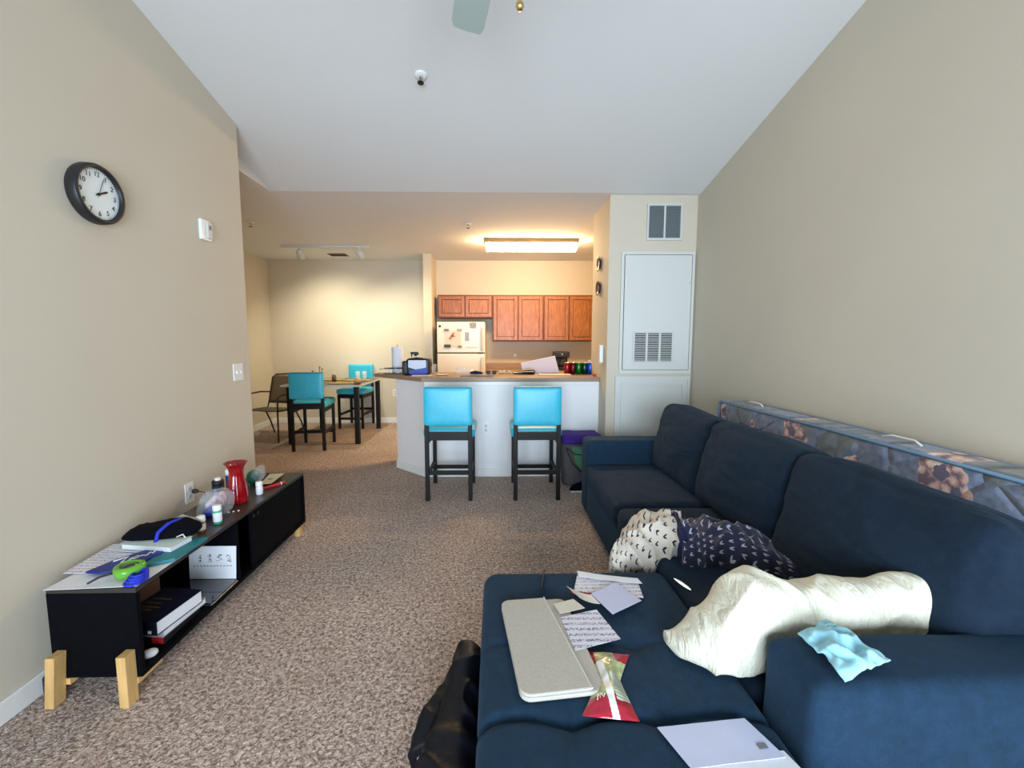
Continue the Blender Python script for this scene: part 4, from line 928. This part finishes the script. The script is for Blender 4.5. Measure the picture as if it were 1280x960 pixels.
G().prism([(.675, 3.835), (.91, 3.83), (.91, 3.92), (.70, 3.91)], .002, .014).obj('sole', M['white'], o, bevel=.003)

# ------------------------------------------------------------------ media console
CX0, CX1, CY0, CY1, CZ0, CZ1 = -1.675, -1.345, 1.585, 3.035, .085, .44
t = thing('media_console', 'low black media console on short pine legs along the left wall', 'console', (-1.51, 2.31, 0))
def Pc(o): o.matrix_parent_inverse = Matrix.Translation((1.51, -2.31, 0)); return o
Pc(box('top', CX0, CX1, CY0, CY1, CZ1-.018, CZ1, M['topwood'], t, bevel=.002))
Pc(box('bottom', CX0, CX1, CY0, CY1, CZ0, CZ0+.018, M['bwood'], t, bevel=.002))
Pc(box('end_panel', CX0, CX1, CY0, CY0+.018, CZ0+.018, CZ1-.018, M['bwood'], t))
Pc(box('end_panel', CX0, CX1, CY1-.018, CY1, CZ0+.018, CZ1-.018, M['bwood'], t))
Pc(box('back_panel', CX0, CX0+.008, CY0+.018, CY1-.018, CZ0+.018, CZ1-.018, M['bwood'], t))
Pc(box('divider', CX0+.008, CX1-.006, 2.235, 2.25, CZ0+.018, CZ1-.018, M['bwood'], t))
d_ = Pc(box('sliding_door', CX1-.022, CX1-.008, 2.375, CY1-.02, CZ0+.02, CZ1-.02, M['bwood'], t))
for y in (2.405, 2.45): G().lathe([(0, 0), (.011, 0), (.011, .0015), (0, .0015)], seg=16, T=frame((CX1-.0079, y, .385), (0, 1, 0), (0, 0, 1))).obj('finger_hole', M['ink'], d_).matrix_parent_inverse = Matrix()
for c in d_.children: c.parent = d_; c.matrix_parent_inverse = Matrix.Identity(4)
for y, s_ in ((CY0, -1), (CY1, 1)):
    for x in (CX0+.04, CX1-.035):
        lean = .02*(-1 if x < -1.5 else 0)
        y0, y1 = (y-.05, y-.001) if s_ < 0 else (y-.06, y-.012)
        zt_ = .20 if s_ < 0 else CZ0
        g = G(); hw_ = .017
        g.add([(x-hw_+dx*0+lean*(1-k), yy, k*zt_) for k in (0, 1) for dx in (0,) for yy in (y0, y1)]+[(x+hw_+lean*(1-k), yy, k*zt_) for k in (0, 1) for yy in (y0, y1)], [(0, 1, 3, 2), (4, 5, 7, 6), (0, 1, 5, 4), (2, 3, 7, 6), (0, 2, 6, 4), (1, 3, 7, 5)])
        Pc(g.obj('leg', M['pine'], t, bevel=.002))
        if s_ < 0: Pc(G().box(x-.02, x+.02, y-.002, y+.12, .06, .084).obj('leg_block', M['pine'], t))
o = G().prism([(-1.745, 1.60), (-1.695, 1.60), (-1.695, 1.74), (-1.745, 1.74)], .002, .075).obj('power_adapter', M['blackm'], bevel=.01); tag(o, 'black adapter box on the floor between the wall and near console legs', 'adapter')
zc_ = .4405
Y1_ = 1.0
# top clutter: papers
paper('newspaper_page', 'large white newspaper page hanging over the near end of the console', 'papers', [(-1.672, 1.575), (-1.347, 1.595), (-1.337, 1.97), (-1.66, 1.80)], zc_+.001, M['paper'], .0015)
paper('loose_papers', 'loose printed sheets fanned along the wall edge of the console', 'papers', [(-1.70, 1.68), (-1.45, 1.70), (-1.48, 1.97), (-1.72, 1.93)], zc_+.006, M['print'], .0015, .002)
paper('white_sheet', 'plain sheet angled beneath the black bundle on the console', 'papers', [(-1.70, 1.87), (-1.53, 1.84), (-1.47, 2.02), (-1.66, 2.06)], zc_+.012, M['paper'], .0015)
o = G().prism([(-1.43, 1.72), (-1.335, 1.78), (-1.328, 1.98), (-1.44, 1.96)], zc_+.006, zc_+.018).obj('teal_folder', M['tealcard'], bevel=.002); tag(o, 'teal green folder on the console front edge under the white book', 'folder')
t = thing('white_paperback', 'thin white paperback lying on the teal folder', 'book', (-1.49, 1.90, zc_+.019), R(-8))
box('pages', -.125, .108, -.055, .055, .0, .018, M['paper'], t); box('cover', -.127, .112, -.057, .057, .0185, .021, mat('pale_cover', srgb(206, 222, 216), .5), t)
# pennant
t = thing('blue_visor', 'pointed royal blue hat-shaped felt with white script lying on the papers', 'hat', (-1.51, 1.765, zc_+.013))
pn = [(-.10, -.10), (-.062, .005), (.02, .115), (.075, .135), (.095, .055), (.045, -.065), (-.03, -.11)]
pn = [(x*.95, y*.95) for x, y in pn]
G().prism(pn, 0, .009).obj('felt_body', mat('navy_royal', srgb(22, 42, 130), .5), t, bevel=.003)
pts = [(-.05, -.02), (-.02, .02), (-.01, -.03), (.005, -.02), (.012, .03), (.0, .0), (.02, .0), (.025, .03), (.045, .03), (.04, .06), (.055, .05), (.05, .085)]
G().tube([(x, y, .0105) for x, y in pts], .0028).obj('script', M['white'], t, smooth=True)
# goggles
t = thing('green_goggles', 'lime green safety goggles with clear lens on the near console papers', 'goggles', (-1.43, 1.665, zc_+.012), R(35))
G().lathe([(.030, 0), (.046, .004), (.052, .022), (.050, .036), (.036, .042), (.030, .04), (.032, .02), (.028, .004)], 0, 0, 0, seg=32, flute=.06, nf=3).obj('frame', mat('green_translucent', srgb(110, 180, 60), .2, alpha=.85), t, smooth=True)
G().lathe([(0, .03), (.03, .034), (.031, .038), (0, .042)], seg=24).obj('lens', M['glossblack'], t, smooth=True)
G().tube([(-.05, .0, .02), (-.09, .02, .008), (-.12, -.005, .004)], .004).obj('temple_arm', M['ink'], t, smooth=True)
t = thing('blue_lanyard', 'coiled royal blue lanyard at the near front corner of the console', 'lanyard', (-1.37, 1.622, zc_+.006))
g = G()
for k in range(4): g.tube([(.032*math.cos(a/10*2*PI)*(1-.1*k), .04*math.sin(a/10*2*PI)*(1-.08*k)+.006*k, .004+.007*k) for a in range(11)], .005, 6)
g.obj('coil', M['strapblue'], t, smooth=True)
# black fabric bundle
t = thing('black_beanie_bundle', 'folded black knit garment with a bright blue stripe on the console', 'clothing', (-1.53, 1.97, zc_))
AA, UU = (-.25, 1, 0), (0, 0, 1)
lump('fabric_body', M['blackcloth'], [((-.145, -.03, .035), .035, .014, AA, UU), ((-.10, -.02, .05), .06, .028, AA, UU), ((.0, .0, .055), .075, .033, AA, UU), ((.09, .02, .055), .07, .034, AA, UU), ((.155, .03, .045), .045, .022, AA, UU)], t, nu=36, nv=40, amp=.008, freq=14, ridge=.006, seed=3, floor=.042)
G().tube([(.035, -.085, .035), (.038, -.07, .075), (.045, -.02, .093), (.06, .04, .093), (.068, .085, .06)], .008).obj('stripe', M['strapblue'], t, smooth=True)
G().tube([(.11, -.06, .05), (.135, -.055, .06), (.15, -.06, .045)], .003).obj('drawstring', M['paper2'], t, smooth=True)
# other papers
paper('receipt_strips', 'curled receipt papers by the wall behind the black garment', 'receipt', [(-1.65, 2.14), (-1.52, 2.13), (-1.50, 2.24), (-1.64, 2.26)], zc_+.002, M['paper2'], .001, .012)
def bottle(name, label, x, y, r, h, mb, mc, mlab=None, z=zc_, cap=.28, group=None):
    t = thing(name, label, 'bottle', (x, y, z), 0, group)
    G().lathe([(r*.9, 0), (r, .003), (r, h*(1-cap)-.006), (r*.8, h*(1-cap))], seg=24).obj('bottle_body', mb, t, smooth=True)
    G().lathe([(r*.98, h*(1-cap)), (r*1.02, h*(1-cap)+.003), (r*1.0, h-.003), (r*.9, h), (0, h)], seg=24).obj('cap', mc, t, smooth=True)
    if mlab: G().lathe([(r*1.01, h*.14), (r*1.02, h*.15), (r*1.02, h*(1-cap)-.012), (r*1.01, h*(1-cap)-.010)], seg=24).obj('label_wrap', mlab, t, smooth=True)
    return t
bottle('pill_bottle', 'amber pill bottle with white cap at the front edge by the black garment', -1.425, 2.08, .019, .078, M['amber'], M['white'], M['paper2'], cap=.35)
bottle('pill_bottle', 'white-labelled pill bottle with green base in front of the plastic bag', -1.405, 2.175, .020, .096, mat('green_base', srgb(60, 170, 130), .3), M['white'], M['paper'])
bottle('pill_bottle', 'white pill bottle with white cap right of the red vase', -1.42, 2.60, .019, .078, M['white'], M['white'], M['paper'], cap=.35)
t = bottle('black_bottle', 'dark bottle with white cap and blue label behind the plastic bag', -1.60, 2.50, .031, .12, M['ink'], M['ink'], None, cap=.2)
for c in t.children:
    if c.name.startswith('cap'):
        c.data = c.data.copy()
G().lathe([(.015, .118), (.016, .122), (.016, .134), (0, .136)], seg=20).obj('screw_top', M['white'], t, smooth=True)
g = G(); g.grid(8, 4, lambda u, v: Vector((.0318*math.cos(R(215+70*u)), .0318*math.sin(R(215+70*u)), .015+v*.065))).obj('label_wrap', mat('sky_label', srgb(70, 140, 190), .4), t)
# vase
t = thing('red_vase', 'tall fluted red glass vase with flared rim on the console', 'vase', (-1.475, 2.47, zc_))
G().lathe([(0, 0), (.050, 0), (.056, .010), (.055, .04), (.047, .10), (.038, .15), (.035, .18), (.040, .205), (.056, .228), (.062, .233), (.058, .232), (.038, .208), (.032, .18), (.034, .15), (.043, .10), (.050, .04), (.048, .012), (0, .008)], seg=72, flute=.035, nf=12).obj('vase_body', M['redglass'], t, smooth=True)
# plastic bag w/ candy
t = thing('candy_bag', 'clear plastic bag of pink candies and blue packet before the black bottle', 'bag', (-1.49, 2.29, zc_))
lump('candies', M['candy'], [((-.02, -.03, .045), .03, .03, A, B), ((0, .02, .07), .045, .04, A, B), ((.02, .05, .065), .035, .035, A, B)], t, nu=18, nv=16, amp=.012, freq=30)
lump('blue_packet', M['blue'], [((-.03, -.05, .02), .02, .02, A, B), ((0, -.02, .03), .04, .03, A, B), ((.03, .0, .02), .025, .02, A, B)], t, nu=16, nv=14, amp=.004, floor=.002)
lump('bag_film', M['clear'], [((-.07, 0, .04), .04, .035, A, B), ((-.03, 0, .06), .075, .058, A, B), ((.03, .02, .062), .075, .06, A, B), ((.06, .04, .05), .04, .045, A, B)], t, nu=26, nv=24, amp=.014, freq=18, ridge=.012, floor=.001)
# behind vase
bottle('blue_bottle', 'blue bottle with white cap partly hidden behind the red vase', -1.60, 2.62, .026, .15, M['blue'], M['white'], None, cap=.22)
t = thing('green_ball', 'dark green ball in clear wrap behind the white pill bottle', 'ball', (-1.565, 2.80, zc_))
bm_ = lump('ball', mat('deep_green', srgb(20, 96, 76), .45), [((-.038, 0, .045), .012, .012, A, B), ((-.02, 0, .045), .036, .036, A, B), ((0, 0, .045), .044, .044, A, B), ((.02, 0, .045), .036, .036, A, B), ((.038, 0, .045), .012, .012, A, B)], t, nu=24, nv=24, amp=.001, floor=.001)
lump('wrap', M['clear'], [((0, 0, .05), .03, .03, A, B), ((.03, .01, .06), .055, .055, A, B), ((.06, .01, .06), .04, .06, A, B)], t, nu=18, nv=16, amp=.012, freq=20, floor=.001)
paper('patterned_card', 'pale patterned card with a dark medallion on the console far end', 'card', [(-1.50, 2.74), (-1.43, 2.76), (-1.45, 2.98), (-1.54, 2.96)], zc_+.012, mat('card', srgb(196, 190, 160), .6), .001)
G().lathe([(0, 0), (.016, 0), (.016, .0006), (0, .0006)], -1.48, 2.85, zc_+.0146, seg=16).obj('medallion', M['greyink'], bpy.data.objects['patterned_card'])
t = thing('red_marker', 'long red marker lying beside the patterned card', 'marker', (-1.405, 2.73, zc_+.009), R(58))
G().lathe([(.006, -.08), (.008, -.07), (.008, .05), (.0095, .052), (.0095, .078), (0, .08)], seg=16, T=Matrix.Rotation(R(90), 4, 'Y')).obj('barrel', M['red'], t, smooth=True)
G().lathe([(.0097, .05), (.0097, .056)], seg=16, T=Matrix.Rotation(R(90), 4, 'Y')).obj('cap_ring', M['white'], t)
t = thing('toothbrush', 'thin dark stylus standing among things behind the white pill bottle', 'stylus', (-1.50, 2.70, zc_))
G().tube([(0, 0, .003), (.03, .06, .05), (.04, .09, .075)], .004).obj('handle', M['dblue'], t)
for k, (x, y, lb) in enumerate(((-1.435, 2.315, 'leftmost of three small white tablets near the console front edge'), (-1.415, 2.325, 'middle of three small white tablets near the console front edge'), (-1.395, 2.338, 'rightmost of three small white tablets near the console front edge'))):
    o = G().lathe([(0, 0), (.005, 0), (.006, .002), (.005, .004), (0, .0045)], x, y, zc_, seg=14).obj('tablet', M['white'], smooth=True); tag(o, lb, 'tablet', 'tablets by the vase')
t = thing('black_charger', 'small black charger plug sticking out of the left wall outlet', 'charger', (XL+.007, 2.49, .50))
lump('plug', M['blackm'], [((.012, 0, .0), .012, .012, A, B), ((.03, 0, .0), .014, .012, A, B), ((.05, .0, -.002), .006, .006, A, B)], t, nu=12, nv=12, amp=0)
G().tube([(.05, 0, -.002), (.075, .01, -.01), (.08, .01, -.054)], .0025).obj('cord', M['ink'], t)

# inside console
zb_ = CZ0+.0185
t = thing('red_black_box', 'black box with red end label under the books in the console', 'box', (-1.48, 1.84, zb_))
box('box_body', -.09, .10, -.1, .13, 0, .038, M['blackm'], t, bevel=.002)
box('red_label', .055, .101, -.1015, -.1, .006, .034, M['red'], t)
def book(name, label, x, y, z, w_, l, h, rz, cov, hardback=.003):
    t = thing(name, label, 'book', (x, y, z), rz)
    g = G().box(-w_/2, w_/2, -l/2, l/2, h-hardback, h).box(-w_/2, w_/2, -l/2, l/2, 0, hardback).box(-w_/2, w_/2, -l/2, -l/2+hardback, hardback, h-hardback)
    g.obj('cover', cov, t, bevel=.0015)
    box('pages', -w_/2+.004, w_/2-.004, -l/2+hardback, l/2-.005, hardback, h-hardback, M['paper'], t)
    return t
book('grey_book', 'grey softcover book under the thick dark hardback in the console', -1.46, 1.86, zb_+.039, .20, .25, .026, R(-4), mat('grey_cover', srgb(150, 156, 160), .5), .002)
tb = book('thick_hardback', 'thick dark blue hardback with white page edges, topmost of the console books', -1.45, 1.83, zb_+.066, .19, .24, .058, R(-7), mat('dark_navy_cover', srgb(26, 26, 44), .3))
g = G()
for k, y in enumerate((-.05, -.03, 0, .03)): g.box(-.07, .0+.02*(k % 2), y, y+.008, .0582, .0586)
g.obj('cover_print', mat('gold_print', srgb(96, 84, 40), .4), tb)
box('price_tag', .055, .07, -.1215, -.1202, .008, .02, M['white'], tb)
t = thing('brown_folder', 'shiny brown folder leaning at the back of the console behind the books', 'folder', (0, 0, 0))
G().add([(-1.655, 1.66, zb_+.10), (-1.655, 2.04, zb_+.12), (-1.545, 2.04, zb_+.215), (-1.545, 1.66, zb_+.20), (-1.655, 1.66, zb_+.104), (-1.655, 2.04, zb_+.124), (-1.545, 2.04, zb_+.219), (-1.545, 1.66, zb_+.204)], [(0, 1, 2, 3), (4, 5, 6, 7), (0, 1, 5, 4), (1, 2, 6, 5), (2, 3, 7, 6), (3, 0, 4, 7)]).obj('folder_sheet', mat('glossy_brown', srgb(84, 48, 28), .25), t)
G().box(-1.66, -1.62, 1.65, 2.05, zb_, zb_+.125).obj('spine', M['brownp'], t)
t = thing('black_laptop', 'glossy black closed laptop with a silver rim on the console floor', 'laptop', (-1.45, 2.11, zb_))
box('body', -.15, .10, -.105, .11, 0, .014, M['glossblack'], t, bevel=.003)
G().box(-.152, .102, -.107, -.105, .004, .008).box(.10, .102, -.105, .11, .004, .008).obj('rim', M['metal'], t)
t = thing('printed_sheet', 'white printed sheet with dark symbols propped against the console divider', 'papers', (0, 0, 0))
G().add([(-1.60, 2.222, zb_+.016), (-1.36, 2.222, zb_+.016), (-1.355, 2.230, zb_+.19), (-1.60, 2.230, zb_+.19), (-1.60, 2.224, zb_+.016), (-1.36, 2.224, zb_+.016), (-1.355, 2.232, zb_+.19), (-1.60, 2.232, zb_+.19)], [(0, 1, 2, 3), (4, 5, 6, 7), (0, 1, 5, 4), (1, 2, 6, 5), (2, 3, 7, 6), (3, 0, 4, 7)]).obj('sheet', M['paper'], t)
g = G(); rs = random.Random(3)
for k in range(4):
    x = -1.555+k*.05; Tm = frame((x, 2.2245, zb_+.115), (1, 0, 0), (0, .05, 1))
    
    for c in range(14):
        u_, v_ = rs.uniform(0, .018), rs.uniform(-.008, .03); q1 = rs.choice((.003, .009)); q2 = .012-q1
        g.box(u_, u_+q1, v_, v_+q2*.6, 0, .0006, Tm)
for k in range(12): x = -1.575+k*.017; g.box(x, x+.008, 2.222, 2.2235, zb_+.085, zb_+.088)
g.obj('symbols', M['ink'], t)
o = lump('white_roll', M['paper'], [((-1.41, 1.66, zb_+.012), .02, .01, A, B), ((-1.38, 1.67, zb_+.014), .024, .013, A, B), ((-1.36, 1.68, zb_+.01), .012, .009, A, B)], nu=14, nv=12, amp=.002, floor=zb_); tag(o, 'small white crumple at the near end of the console floor', 'tissue')
t = thing('tan_tag', 'tan paper tag hanging in the gap beside the console sliding door', 'tag', (-1.45, 2.31, .30))
G().prism([(-.03, .0), (.03, 0), (.04, .02), (.04, .10), (-.04, .10), (-.04, .02)], 0, .003, frame((0, 0, .0), (1, 0, 0), (0, 0, 1))).obj('tag_card', M['tan'], t)
G().tube([(0, 0, .1), (0, 0, .121)], .001).obj('string', M['paper'], t)
